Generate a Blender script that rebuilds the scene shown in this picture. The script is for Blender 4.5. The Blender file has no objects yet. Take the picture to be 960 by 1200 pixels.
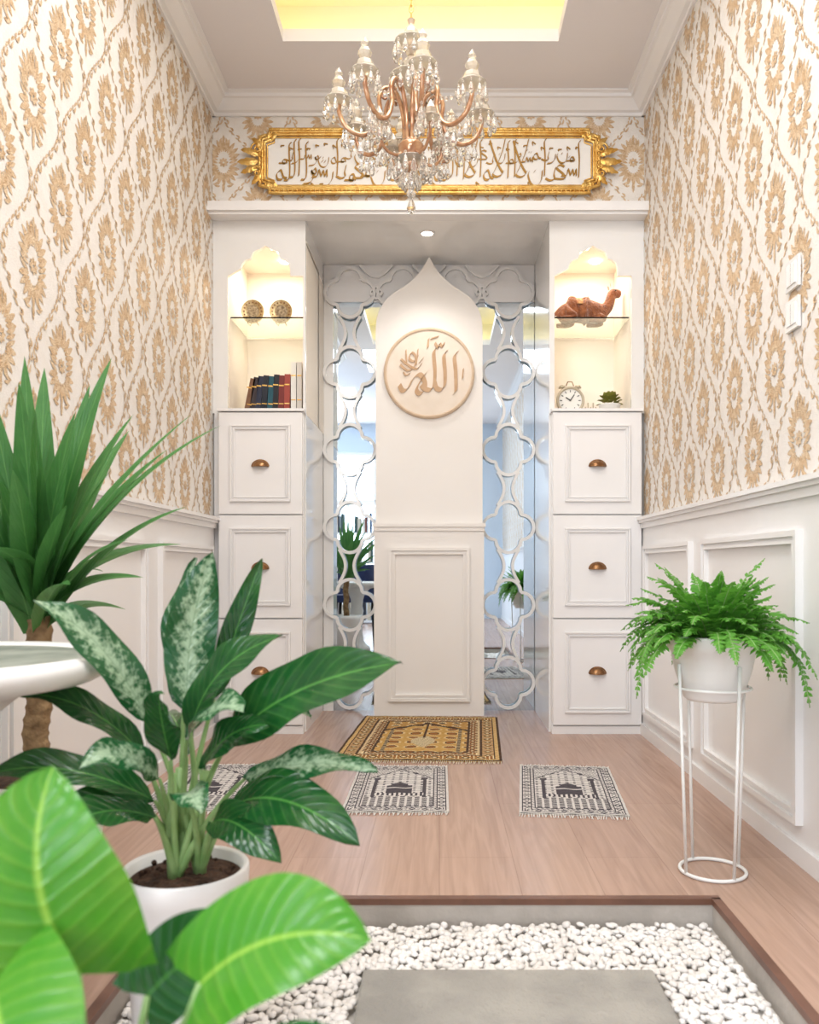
import bpy, bmesh, math, random
import numpy as np
from mathutils import Vector, Matrix
random.seed(7); np.random.seed(7)
scene = bpy.context.scene
pi = math.pi

# ------------------------------------------------------------------ materials
def lin(c):
    r = []
    for v in c[:3]:
        v = v/255.0
        r.append(v/12.92 if v <= 0.04045 else ((v+0.055)/1.055)**2.4)
    return (r[0], r[1], r[2], 1.0)

def mat(name, col, rough=0.5, metal=0.0, col2=None, nscale=8.0, bump=0.0, bscale=60.0,
        trans=0.0, ior=1.45, emis=None, estr=0.0, coat=0.0, sheen=0.0):
    m = bpy.data.materials.new(name); m.use_nodes = True
    nt = m.node_tree; b = nt.nodes['Principled BSDF']
    b.inputs['Base Color'].default_value = lin(col)
    b.inputs['Roughness'].default_value = rough
    b.inputs['Metallic'].default_value = metal
    b.inputs['Transmission Weight'].default_value = trans
    b.inputs['IOR'].default_value = ior
    b.inputs['Coat Weight'].default_value = coat
    b.inputs['Sheen Weight'].default_value = sheen
    if emis:
        b.inputs['Emission Color'].default_value = lin(emis)
        b.inputs['Emission Strength'].default_value = estr
    tc = nt.nodes.new('ShaderNodeTexCoord')
    if col2 is not None:
        n = nt.nodes.new('ShaderNodeTexNoise'); n.inputs['Scale'].default_value = nscale
        n.inputs['Detail'].default_value = 4
        r = nt.nodes.new('ShaderNodeValToRGB')
        r.color_ramp.elements[0].position = 0.35; r.color_ramp.elements[0].color = lin(col)
        r.color_ramp.elements[1].position = 0.65; r.color_ramp.elements[1].color = lin(col2)
        nt.links.new(tc.outputs['Object'], n.inputs['Vector'])
        nt.links.new(n.outputs['Fac'], r.inputs['Fac'])
        nt.links.new(r.outputs['Color'], b.inputs['Base Color'])
    if bump > 0:
        n2 = nt.nodes.new('ShaderNodeTexNoise'); n2.inputs['Scale'].default_value = bscale
        bp = nt.nodes.new('ShaderNodeBump'); bp.inputs['Strength'].default_value = bump
        bp.inputs['Distance'].default_value = 0.01
        nt.links.new(tc.outputs['Object'], n2.inputs['Vector'])
        nt.links.new(n2.outputs['Fac'], bp.inputs['Height'])
        nt.links.new(bp.outputs['Normal'], b.inputs['Normal'])
    return m

def M(nt, op, a, b=None, clamp=False):
    n = nt.nodes.new('ShaderNodeMath'); n.operation = op; n.use_clamp = clamp
    for i, v in enumerate((a, b)):
        if v is None: continue
        if isinstance(v, (int, float)): n.inputs[i].default_value = v
        else: nt.links.new(v, n.inputs[i])
    return n.outputs[0]

def leaf_mat(name, dark, light, kind='plain', rough=0.35, transl=0.25, nscale=30):
    """leaf shader: midrib, side veins and variegation from the leaf's own UVs"""
    m = bpy.data.materials.new(name); m.use_nodes = True
    nt = m.node_tree; b = nt.nodes['Principled BSDF']; out = nt.nodes['Material Output']
    uv = nt.nodes.new('ShaderNodeUVMap'); uv.uv_map = 'UVMap'
    sp = nt.nodes.new('ShaderNodeSeparateXYZ'); nt.links.new(uv.outputs[0], sp.inputs[0])
    u = M(nt, 'ABSOLUTE', M(nt, 'MULTIPLY', M(nt, 'SUBTRACT', sp.outputs[0], 0.5), 2.0))
    v = sp.outputs[1]
    tc = nt.nodes.new('ShaderNodeTexCoord')
    no = nt.nodes.new('ShaderNodeTexNoise'); no.inputs['Scale'].default_value = nscale; no.inputs['Detail'].default_value = 6
    no.inputs['Roughness'].default_value = 0.65
    nt.links.new(tc.outputs['Object'], no.inputs['Vector'])
    ph = M(nt, 'MULTIPLY', M(nt, 'SUBTRACT', v, M(nt, 'MULTIPLY', u, 0.22)), 75.0)
    vein = M(nt, 'POWER', M(nt, 'ADD', M(nt, 'MULTIPLY', M(nt, 'SINE', ph), 0.5), 0.5), 4.0)
    mix = nt.nodes.new('ShaderNodeMix'); mix.data_type = 'RGBA'
    mix.inputs['A'].default_value = lin(dark); mix.inputs['B'].default_value = lin(light)
    if kind == 'silver':
        f = M(nt, 'SUBTRACT', 0.80, u)
        f = M(nt, 'ADD', f, M(nt, 'MULTIPLY', M(nt, 'SUBTRACT', no.outputs['Fac'], 0.5), 3.0))
        f = M(nt, 'ADD', f, M(nt, 'MULTIPLY', vein, 0.2))
        f = M(nt, 'MULTIPLY', M(nt, 'SUBTRACT', f, 0.16), 1.5, True)
        rib = M(nt, 'MULTIPLY', M(nt, 'SUBTRACT', 0.05, u), 12.0, True)
        f = M(nt, 'MULTIPLY', f, M(nt, 'SUBTRACT', 0.85, M(nt, 'MULTIPLY', rib, 0.5)))
    elif kind == 'green':
        rib = M(nt, 'MULTIPLY', M(nt, 'SUBTRACT', 0.07, u), 14.0, True)
        f = M(nt, 'MAXIMUM', rib, M(nt, 'MULTIPLY', vein, 0.15))
        f = M(nt, 'ADD', f, M(nt, 'MULTIPLY', M(nt, 'SUBTRACT', no.outputs['Fac'], 0.45), 0.8), True)
    else:
        rib = M(nt, 'MULTIPLY', M(nt, 'SUBTRACT', 0.06, u), 14.0, True)
        f = M(nt, 'ADD', M(nt, 'MULTIPLY', rib, 0.7), M(nt, 'MULTIPLY', no.outputs['Fac'], 0.6), True)
    nt.links.new(f, mix.inputs['Factor'])
    col = mix.outputs['Result']
    nt.links.new(col, b.inputs['Base Color'])
    b.inputs['Roughness'].default_value = rough
    tr = nt.nodes.new('ShaderNodeBsdfTranslucent'); nt.links.new(col, tr.inputs['Color'])
    ms = nt.nodes.new('ShaderNodeMixShader'); ms.inputs[0].default_value = transl
    nt.links.new(b.outputs[0], ms.inputs[1]); nt.links.new(tr.outputs[0], ms.inputs[2])
    nt.links.new(ms.outputs[0], out.inputs['Surface'])
    bp = nt.nodes.new('ShaderNodeBump'); bp.inputs['Strength'].default_value = 0.25; bp.inputs['Distance'].default_value = 0.003
    nt.links.new(vein, bp.inputs['Height']); nt.links.new(bp.outputs[0], b.inputs['Normal'])
    return m

WHITE = mat('white_lacquer', (240, 239, 238), 0.30, col2=(244, 242, 241), nscale=2)
WHITEG = mat('white_gloss', (241, 240, 238), 0.12, coat=0.4)
CREAM = mat('cream_paint', (244, 239, 233), 0.35, col2=(245, 241, 236), nscale=3)
PAPER = mat('wallpaper_ground', (238, 234, 229), 0.6, col2=(234, 229, 222), nscale=25, bump=0.15, bscale=220)
DAMASK = mat('wallpaper_gold_damask', (208, 174, 134), 0.42, metal=0.08, col2=(230, 206, 174), nscale=60, bump=0.6, bscale=260)
CEIL = mat('ceiling_paint', (238, 235, 236), 0.7, col2=(236, 233, 234), nscale=2)
GOLD = mat('gilded_gold', (218, 168, 84), 0.3, metal=0.8, col2=(236, 200, 124), nscale=30, bump=0.3, bscale=90)
BRASS = mat('antique_bronze', (128, 92, 62), 0.3, metal=0.9, col2=(170, 130, 92), nscale=40)
GOLDTXT = mat('gold_lettering', (168, 126, 54), 0.45, metal=0.2)
PANELW = mat('sign_panel', (240, 238, 234), 0.4)
BEIGE = mat('carved_beige_wood', (214, 188, 160), 0.5, col2=(224, 201, 176), nscale=30, bump=0.2, bscale=100)
MEDAL = mat('medallion_ground', (238, 226, 212), 0.5, col2=(233, 219, 203), nscale=14)
WHITEPOT = mat('white_ceramic', (240, 239, 237), 0.3, col2=(234, 232, 229), nscale=6, coat=0.2)
WMETAL = mat('white_powder_metal', (246, 246, 244), 0.35)
SOIL = mat('potting_soil', (58, 40, 30), 0.95, col2=(92, 66, 50), nscale=90, bump=1.0, bscale=120)
STEM = mat('green_stem', (120, 158, 92), 0.45, col2=(150, 182, 120), nscale=20)
BARK = mat('dracaena_bark', (160, 132, 96), 0.85, col2=(118, 92, 64), nscale=45, bump=0.8, bscale=60)
CRYSTAL = mat('crystal_glass', (255, 252, 246), 0.02, trans=0.9, ior=1.5)
CRYSTALW = mat('crystal_pale', (252, 244, 228), 0.06, trans=0.7, ior=1.5)
AMBER = mat('amber_glass', (164, 112, 76), 0.12, metal=0.4, coat=1.0, col2=(206, 162, 122), nscale=40)
GLASS = mat('clear_glass', (245, 255, 250), 0.02, trans=1.0)
BLACK = mat('black_paint', (26, 26, 28), 0.5)
NAVY = mat('navy_velvet', (34, 48, 92), 0.8, sheen=0.5, col2=(44, 60, 108), nscale=12)
STONE = mat('concrete_paver', (150, 147, 141), 0.85, col2=(172, 168, 160), nscale=7, bump=0.4, bscale=120)
PITWALL = mat('pit_concrete', (190, 183, 175), 0.8, col2=(170, 163, 155), nscale=9, bump=0.2)
PEB = mat('white_pebble', (246, 243, 240), 0.5, col2=(228, 223, 217), nscale=14)
TRIMW = mat('brown_wood_trim', (104, 72, 58), 0.4, col2=(122, 86, 70), nscale=12)
LEDY = mat('cove_led', (255, 236, 160), 0.5, emis=(255, 222, 136), estr=4.2)
TRAYM = mat('tray_paint', (250, 247, 232), 0.7, col2=(250, 246, 228), nscale=2)
LAMP = mat('lamp_disc', (255, 250, 240), 0.5, emis=(255, 245, 225), estr=14.0)
MIRROR = mat('mirror_glass', (206, 220, 230), 0.01, metal=1.0)

def wood_floor():
    m = bpy.data.materials.new('laminate_planks'); m.use_nodes = True
    nt = m.node_tree; b = nt.nodes['Principled BSDF']
    tc = nt.nodes.new('ShaderNodeTexCoord')
    sp = nt.nodes.new('ShaderNodeSeparateXYZ'); nt.links.new(tc.outputs['Object'], sp.inputs[0])
    cb = nt.nodes.new('ShaderNodeCombineXYZ')
    nt.links.new(sp.outputs[1], cb.inputs[0]); nt.links.new(sp.outputs[0], cb.inputs[1])
    br = nt.nodes.new('ShaderNodeTexBrick'); nt.links.new(cb.outputs[0], br.inputs['Vector'])
    br.offset = 0.37; br.inputs['Scale'].default_value = 1.0
    br.inputs['Brick Width'].default_value = 1.3; br.inputs['Row Height'].default_value = 0.19
    br.inputs['Mortar Size'].default_value = 0.0008; br.inputs['Mortar Smooth'].default_value = 0.5
    br.inputs['Color1'].default_value = lin((192, 159, 139)); br.inputs['Color2'].default_value = lin((184, 150, 131))
    br.inputs['Mortar'].default_value = lin((152, 119, 101)); br.inputs['Bias'].default_value = 0.0
    mp = nt.nodes.new('ShaderNodeMapping'); mp.inputs['Scale'].default_value = (44, 2.4, 1)
    nt.links.new(tc.outputs['Object'], mp.inputs['Vector'])
    n = nt.nodes.new('ShaderNodeTexNoise'); n.inputs['Scale'].default_value = 1.0; n.inputs['Detail'].default_value = 6
    n.inputs['Distortion'].default_value = 1.2
    nt.links.new(mp.outputs[0], n.inputs['Vector'])
    r = nt.nodes.new('ShaderNodeValToRGB')
    r.color_ramp.elements[0].position = 0.3; r.color_ramp.elements[0].color = (0.70, 0.66, 0.64, 1)
    r.color_ramp.elements[1].position = 0.65; r.color_ramp.elements[1].color = (1.0, 1.0, 1.0, 1)
    nt.links.new(n.outputs['Fac'], r.inputs['Fac'])
    mx = nt.nodes.new('ShaderNodeMix'); mx.data_type = 'RGBA'; mx.blend_type = 'MULTIPLY'
    mx.inputs['Factor'].default_value = 0.75
    nt.links.new(br.outputs['Color'], mx.inputs['A']); nt.links.new(r.outputs['Color'], mx.inputs['B'])
    nt.links.new(mx.outputs['Result'], b.inputs['Base Color'])
    b.inputs['Roughness'].default_value = 0.26
    return m
WOOD = wood_floor()

# ------------------------------------------------------------------ mesh builder
class MB:
    def __init__(s): s.v = []; s.f = []; s.m = []; s.mats = []; s.uv = {}; s.sm = []; s.k = 0
    def mi(s, m):
        if m not in s.mats: s.mats.append(m)
        return s.mats.index(m)
    def add(s, verts, faces, m, smooth=False, uvs=None):
        o = len(s.v); k = s.mi(m); s.v.extend([tuple(p) for p in verts])
        for fc in faces:
            if uvs is not None: s.uv[len(s.f)] = [uvs[i] for i in fc]
            s.f.append([i+o for i in fc]); s.m.append(k); s.sm.append(smooth)
    def box(s, x0, x1, y0, y1, z0, z1, m):
        V = [(x0,y0,z0),(x1,y0,z0),(x1,y1,z0),(x0,y1,z0),(x0,y0,z1),(x1,y0,z1),(x1,y1,z1),(x0,y1,z1)]
        s.add(V, [(0,3,2,1),(4,5,6,7),(0,1,5,4),(1,2,6,5),(2,3,7,6),(3,0,4,7)], m)
    def rbox(s, c, size, ang, axis, m):
        R = Matrix.Rotation(ang, 3, axis); h = [d/2 for d in size]
        V = []
        for dz in (-1, 1):
            for dx, dy in ((-1,-1),(1,-1),(1,1),(-1,1)):
                V.append(Vector(c) + R @ Vector((dx*h[0], dy*h[1], dz*h[2])))
        s.add(V, [(0,3,2,1),(4,5,6,7),(0,1,5,4),(1,2,6,5),(2,3,7,6),(3,0,4,7)], m)
    def tube(s, pts, rad, m, n=8, closed=False, cap=True):
        pts = [Vector(p) for p in pts]; N = len(pts)
        if not hasattr(rad, '__len__'): rad = [rad]*N
        V = []; up = Vector((0.13, 0.31, 0.94)); prev = None
        for i, p in enumerate(pts):
            if closed: t = pts[(i+1) % N]-pts[i-1]
            else: t = pts[min(i+1, N-1)]-pts[max(i-1, 0)]
            if t.length < 1e-9: t = Vector((0,0,1))
            t.normalize()
            a = (prev if prev is not None else up); a = a - t*a.dot(t)
            if a.length < 1e-4: a = Vector((1,0,0)) - t*t.x
            a.normalize(); prev = a; b = t.cross(a)
            for k in range(n):
                th = 2*pi*k/n; V.append(p + (a*math.cos(th)+b*math.sin(th))*rad[i])
        F = []
        for i in range(N if closed else N-1):
            j = (i+1) % N
            for k in range(n): F.append((i*n+k, i*n+(k+1)%n, j*n+(k+1)%n, j*n+k))
        if cap and not closed: F.append(tuple(range(n))[::-1]); F.append(tuple((N-1)*n+k for k in range(n)))
        s.add(V, F, m, True)
    def lathe(s, prof, c, m, n=32, axis='z', smooth=True, ang=0):
        V = []
        for r, h in prof:
            for k in range(n):
                th = 2*pi*k/n+ang
                a, b = r*math.cos(th), r*math.sin(th)
                if axis == 'z': V.append((c[0]+a, c[1]+b, c[2]+h))
                elif axis == 'y': V.append((c[0]+a, c[1]+h, c[2]+b))
                else: V.append((c[0]+h, c[1]+a, c[2]+b))
        F = []
        for i in range(len(prof)-1):
            for k in range(n): F.append((i*n+k, i*n+(k+1)%n, (i+1)*n+(k+1)%n, (i+1)*n+k))
        s.add(V, F, m, smooth)
    def ball(s, c, r, m, n=12, sc=(1,1,1)):
        V = []; F = []; h = n//2+1
        for i in range(h+1):
            ph = pi*i/h
            for k in range(n):
                th = 2*pi*k/n
                V.append((c[0]+r*sc[0]*math.sin(ph)*math.cos(th), c[1]+r*sc[1]*math.sin(ph)*math.sin(th), c[2]+r*sc[2]*math.cos(ph)))
        for i in range(h):
            for k in range(n): F.append((i*n+k, (i+1)*n+k, (i+1)*n+(k+1)%n, i*n+(k+1)%n))
        s.add(V, F, m, True)
    def gem(s, c, r, h, m, n=6):
        """faceted drop hanging down from c"""
        s.lathe([(0.0001, 0), (r*0.55, -h*0.22), (r, -h*0.62), (r*0.6, -h*0.88), (0.0001, -h)], c, m, n, smooth=False)
    def ribbon(s, pts, w, y0, y1, m, closed=True):
        """flat bar following a 2D path in the XZ plane"""
        s.k += 1; y0 = y0-0.00009*(s.k % 40)
        N = len(pts); V = []
        for i in range(N):
            if closed: a, b = pts[i-1], pts[(i+1) % N]
            else: a, b = pts[max(i-1,0)], pts[min(i+1,N-1)]
            t = Vector((b[0]-a[0], b[1]-a[1])); 
            if t.length < 1e-9: t = Vector((1,0))
            t.normalize(); n = Vector((-t.y, t.x))*w/2; p = Vector(pts[i][:2])
            for q in (p+n, p-n):
                V.append((q.x, y0, q.y)); V.append((q.x, y1, q.y))
        F = []
        for i in range(N if closed else N-1):
            a = i*4; b = ((i+1) % N)*4
            F += [(a, b, b+2, a+2), (a+1, a+3, b+3, b+1), (a, a+1, b+1, b), (a+2, b+2, b+3, a+3)]
        if not closed: F += [(0,2,3,1), ((N-1)*4, (N-1)*4+1, (N-1)*4+3, (N-1)*4+2)]
        s.add(V, F, m)
    def columns(s, xs, lo, hi, y0, y1, m):
        """panel in XZ whose lower/upper edges are functions given as lists per x"""
        for i in range(len(xs)-1):
            if xs[i+1]-xs[i] < 1e-6: continue
            a, b = xs[i], xs[i+1]
            V = [(a,y0,lo[i]),(b,y0,lo[i+1]),(b,y0,hi[i+1]),(a,y0,hi[i]),(a,y1,lo[i]),(b,y1,lo[i+1]),(b,y1,hi[i+1]),(a,y1,hi[i])]
            F = [(0,1,2,3),(4,7,6,5),(0,4,5,1),(3,2,6,7)]
            if i == 0: F.append((0,3,7,4))
            if i == len(xs)-2: F.append((1,5,6,2))
            s.add(V, F, m)
    def nib(s, pts, o, sc, y, th, nw, ang, m, sub=8):
        s.k += 1; th = th+0.00012*(s.k % 30)
        P = catmull(pts, sub); nx, nz = math.cos(ang)*nw/2, math.sin(ang)*nw/2; V = []
        for p in P:
            for sg in (1, -1):
                x = o[0]+sc*(p[0]+sg*nx); z = o[1]+sc*(p[1]+sg*nz)
                V.append((x, y-th, z)); V.append((x, y, z))
        F = []
        for i in range(len(P)-1):
            a = 4*i; b = a+4
            F += [(a, b, b+2, a+2), (a, a+1, b+1, b), (a+2, b+2, b+3, a+3)]
        F += [(0, 2, 3, 1), (len(V)-4, len(V)-3, len(V)-1, len(V)-2)]
        s.add(V, F, m)
    def leaf(s, p0, pc, p2, width, N, m, prof='lance', fold=0.25, wave=0.0, wf=14, nseg=12, half=3, lobe=0.0, ph=0.0, xlim=None):
        p0, pc, p2, N = Vector(p0), Vector(pc), Vector(p2), Vector(N); V = []; U = []
        for i in range(nseg+1):
            t = i/nseg
            P = p0*(1-t)**2 + pc*2*t*(1-t) + p2*t*t
            T = (pc-p0)*2*(1-t) + (p2-pc)*2*t
            if T.length < 1e-7: T = p2-p0
            T.normalize(); S = T.cross(N)
            if S.length < 1e-5: S = T.cross(Vector((0.3, 0.9, 0.1)))
            S.normalize(); Nn = S.cross(T).normalized()
            if prof == 'lance': w = (t**0.62)*((1-t)**0.8)*1.72
            elif prof == 'sword': w = min(1.0, 0.55+t*2.2)*min(1.0, ((1-t)*1.9)**0.8)
            elif prof == 'heart': w = math.sin(pi*min(1, 0.26+0.74*t))**0.75 if t < 0.999 else 0
            else: w = math.sin(pi*t)
            w *= width/2
            for j in range(-half, half+1):
                u = j/half; au = abs(u)
                q = P + S*(u*w) + Nn*(au*w*fold*(2-au)*0.7 + wave*math.sin(t*wf+ph+(2 if u > 0 else 0))*au*au)
                q = q - T*(lobe*au*(1-t)**4*(1.0 if au < 0.8 else 0.8))
                if xlim:
                    q.x = max(xlim[0], min(xlim[1], q.x))
                V.append(q); U.append((u*0.5+0.5, t))
        F = []; k = 2*half+1
        for i in range(nseg):
            for j in range(k-1): F.append((i*k+j, i*k+j+1, (i+1)*k+j+1, (i+1)*k+j))
        s.add(V, F, m, True, U)
    def frame(s, plane, a0, a1, b0, b1, pos, d, m, w=0.02, h=0.014):
        """rectangular picture-rail moulding standing proud of a surface"""
        for (o, ww, hh) in ((0, w*0.45, h), (w*0.45, w*0.3, h*0.55), (w*0.75, w*0.25, h*0.8)):
            A0, A1, B0, B1 = a0+o, a1-o, b0+o, b1-o
            p0, p1 = min(pos, pos+d*hh), max(pos, pos+d*hh)
            for (c0, c1, e0, e1) in ((A0, A1, B0, B0+ww), (A0, A1, B1-ww, B1), (A0, A0+ww, B0+ww, B1-ww), (A1-ww, A1, B0+ww, B1-ww)):
                if plane == 'y': s.box(c0, c1, p0, p1, e0, e1, m)
                else: s.box(p0, p1, c0, c1, e0, e1, m)
    def build(s, name, parent=None, recalc=False, bevel=0.0):
        me = bpy.data.meshes.new(name); me.from_pydata(s.v, [], s.f)
        for m in s.mats: me.materials.append(m)
        me.polygons.foreach_set('material_index', s.m)
        me.polygons.foreach_set('use_smooth', s.sm)
        if s.uv:
            ul = me.uv_layers.new(name='UVMap')
            for fi, uvs in s.uv.items():
                st = me.polygons[fi].loop_start
                for k, q in enumerate(uvs): ul.data[st+k].uv = q
        if recalc:
            bm = bmesh.new(); bm.from_mesh(me); bmesh.ops.recalc_face_normals(bm, faces=bm.faces); bm.to_mesh(me); bm.free()
        me.update()
        ob = bpy.data.objects.new(name, me); scene.collection.objects.link(ob)
        if parent: ob.parent = parent
        if bevel > 0:
            bv = ob.modifiers.new('bevel', 'BEVEL'); bv.width = bevel; bv.segments = 2; bv.limit_method = 'ANGLE'
        return ob

def catmull(pts, sub=8):
    if len(pts) < 3:
        return [tuple(pts[0][k]+(pts[1][k]-pts[0][k])*i/sub for k in range(len(pts[0]))) for i in range(sub+1)]
    P = [pts[0]]+list(pts)+[pts[-1]]; out = []
    for i in range(1, len(P)-2):
        for j in range(sub):
            t = j/sub; q = []
            for k in range(len(P[0])):
                a, b, c, d = P[i-1][k], P[i][k], P[i+1][k], P[i+2][k]
                q.append(0.5*(2*b+(c-a)*t+(2*a-5*b+4*c-d)*t*t+(3*b-a-3*c+d)*t**3))
            out.append(tuple(q))
    out.append(tuple(pts[-1])); return out

def empty(name, loc=(0,0,0)):
    e = bpy.data.objects.new(name, None); e.empty_display_size = 0.1; e.location = loc
    scene.collection.objects.link(e); return e

# ------------------------------------------------------------------ room constants (metres)
XL, XR = -1.03, 0.93
CEILZ = 2.87
YW = 3.72      # upper back wall plane
YB = 4.30      # mirror plane
RAIL = 0.975

# floor with sunken pebble bed
PX0, PX1, PY0, PY1 = -0.58, 0.62, 0.95, 1.85
mb = MB()
mb.box(-3.6, PX0, -3.6, 4.5, -0.12, 0, WOOD); mb.box(PX1, 1.05, -3.6, 4.5, -0.12, 0, WOOD)
mb.box(PX0, PX1, PY1, 4.5, -0.12, 0, WOOD); mb.box(PX0, PX1, -3.6, PY0, -0.12, 0, WOOD)
mb.box(PX0-0.01, PX1+0.01, PY0-0.01, PY1+0.01, -0.16, -0.12, PITWALL)
floor = mb.build('floor')
mb = MB(); t = 0.004
mb.box(PX0, PX1, PY1-t, PY1, -0.12, -0.01, PITWALL); mb.box(PX0, PX1, PY0, PY0+t, -0.12, -0.01, PITWALL)
mb.box(PX0, PX0+t, PY0, PY1, -0.12, -0.01, PITWALL); mb.box(PX1-t, PX1, PY0, PY1, -0.12, -0.01, PITWALL)
e = 0.014
mb.box(PX0-e, PX1+e, PY1-0.006, PY1+e, -0.010, 0.004, TRIMW); mb.box(PX0-e, PX1+e, PY0-e, PY0+0.006, -0.010, 0.004, TRIMW)
mb.box(PX0-e, PX0+0.006, PY0, PY1, -0.010, 0.004, TRIMW); mb.box(PX1-0.006, PX1+e, PY0, PY1, -0.010, 0.004, TRIMW)
mb.build('trim_1')

# walls
mb = MB(); mb.box(XL-0.12, XL, 0.3, 4.5, 0, 3.2, PAPER); wl = mb.build('wall_left')
mb = MB(); mb.box(XR, XR+0.12, -3.6, 4.5, 0, 3.2, PAPER); wr = mb.build('wall_right')
mb = MB(); mb.box(XL, XR, YW, YW+0.1, 2.375, 3.2, PAPER); mb.box(XL, XR, YB+0.06, YB+0.2, 0, 3.2, WHITE)
wb = mb.build('wall_back')
LR = mat('living_room_paint', (214, 226, 238), 0.6, col2=(208, 222, 236), nscale=1)
mb = MB(); mb.box(-3.6, -3.48, -3.6, 0.42, 0, 3.2, LR); mb.box(-3.6, XL-0.12, 0.3, 0.42, 0, 3.2, LR); mb.build('wall_side')
mb = MB()
mb.box(-3.6, -2.9, -3.6, -3.48, 0, 3.2, LR); mb.box(-0.9, 1.05, -3.6, -3.48, 0, 3.2, LR)
mb.box(-2.9, -0.9, -3.6, -3.48, 0, 0.25, LR); mb.box(-2.9, -0.9, -3.6, -3.48, 2.45, 3.2, LR)
mb.build('wall_front')
mb = MB()
for x in (-2.9, -1.93, -0.95): mb.box(x, x+0.05, -3.58, -3.50, 0.25, 2.45, WHITE)
for z in (0.25, 1.7, 2.4): mb.box(-2.9, -0.9, -3.58, -3.50, z, z+0.05, WHITE)
mb.build('window_1')

# ceiling with recessed tray
TX0, TX1, TY0, TY1 = -0.63, 0.48, 0.8, 3.30
mb = MB()
mb.box(-3.6, TX0, -3.6, 4.5, CEILZ, CEILZ+0.05, CEIL); mb.box(TX1, 1.05, -3.6, 4.5, CEILZ, CEILZ+0.05, CEIL)
mb.box(TX0, TX1, TY1, 4.5, CEILZ, CEILZ+0.05, CEIL); mb.box(TX0, TX1, -3.6, TY0, CEILZ, CEILZ+0.05, CEIL)
g = 0.13
mb.box(TX0-g, TX1+g, TY0-g, TY1+g, 3.10, 3.14, TRAYM)
mb.box(TX0-g-0.02, TX0-g, TY0-g, TY1+g, CEILZ+0.05, 3.14, TRAYM); mb.box(TX1+g, TX1+g+0.02, TY0-g, TY1+g, CEILZ+0.05, 3.14, TRAYM)
mb.box(TX0-g, TX1+g, TY1+g, TY1+g+0.02, CEILZ+0.05, 3.14, TRAYM); mb.box(TX0-g, TX1+g, TY0-g-0.02, TY0-g, CEILZ+0.05, 3.14, TRAYM)
mb.build('ceiling')
mb = MB(); z0 = CEILZ+0.051
mb.box(TX0-0.10, TX1+0.10, TY1+0.05, TY1+0.07, z0, z0+0.012, LEDY); mb.box(TX0-0.10, TX1+0.10, TY0-0.07, TY0-0.05, z0, z0+0.012, LEDY)
mb.box(TX0-0.09, TX0-0.07, TY0, TY1, z0, z0+0.012, LEDY); mb.box(TX1+0.07, TX1+0.09, TY0, TY1, z0, z0+0.012, LEDY)
mb.build('cove_light_strip')

# crown moulding (stepped cove profile)
def crown(mb, kind, a0, a1, pos, d):
    prof = [(0.0, 0.0), (0.012, 0.0), (0.014, 0.012), (0.03, 0.016), (0.045, 0.03), (0.065, 0.05), (0.075, 0.053), (0.078, 0.066), (0.095, 0.07), (0.095, 0.078), (0.0, 0.078)]
    V = []
    for a in (a0, a1):
        for p, h in prof:
            z = CEILZ-0.075+h
            V.append((a, pos+d*p, z) if kind == 'y' else (pos+d*p, a, z))
    n = len(prof); F = [(i, i+1, n+i+1, n+i) for i in range(n-1)]
    mb.add(V, F, WHITE)
mb = MB(); crown(mb, 'y', XL, XR, YW, -1); mb.build('trim_2')
mb = MB(); crown(mb, 'x', 0.3, YW, XL, 1); mb.build('trim_3')
mb = MB(); crown(mb, 'x', -3.5, YW, XR, -1); mb.build('trim_4')

# wainscot
def wainscot(x, d, y0, y1, parent, panels, nm):
    mb = MB(); a, b = sorted((x, x+d*0.015)); mb.box(a, b, y0, y1, 0, RAIL-0.02, WHITE)
    for (w, z0, z1) in ((0.045, RAIL-0.014, RAIL), (0.036, RAIL-0.026, RAIL-0.014), (0.026, RAIL-0.05, RAIL-0.026)):
        a, b = sorted((x, x+d*w)); mb.box(a, b, y0, y1, z0, z1, WHITE)
    for p0, p1 in panels: mb.frame('x', p0, p1, 0.10, 0.845, x+d*0.015, d, WHITE, w=0.034, h=0.02)
    mb.build('wainscot_'+nm, parent)
    mb = MB(); a, b = sorted((x+d*0.015, x+d*0.026)); mb.box(a, b, y0, y1, 0.0, 0.05, WHITE)
    mb.build('baseboard_'+nm)
wainscot(XR, -1, -3.4, 3.69, wr, [(2.95, 3.62), (2.06, 2.82), (1.1, 1.93), (0.1, 0.95)], 'right')
wainscot(XL, 1, 0.3, 3.69, wl, [(2.95, 3.62), (2.06, 2.82), (1.2, 1.93), (0.4, 1.05)], 'left')

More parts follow.
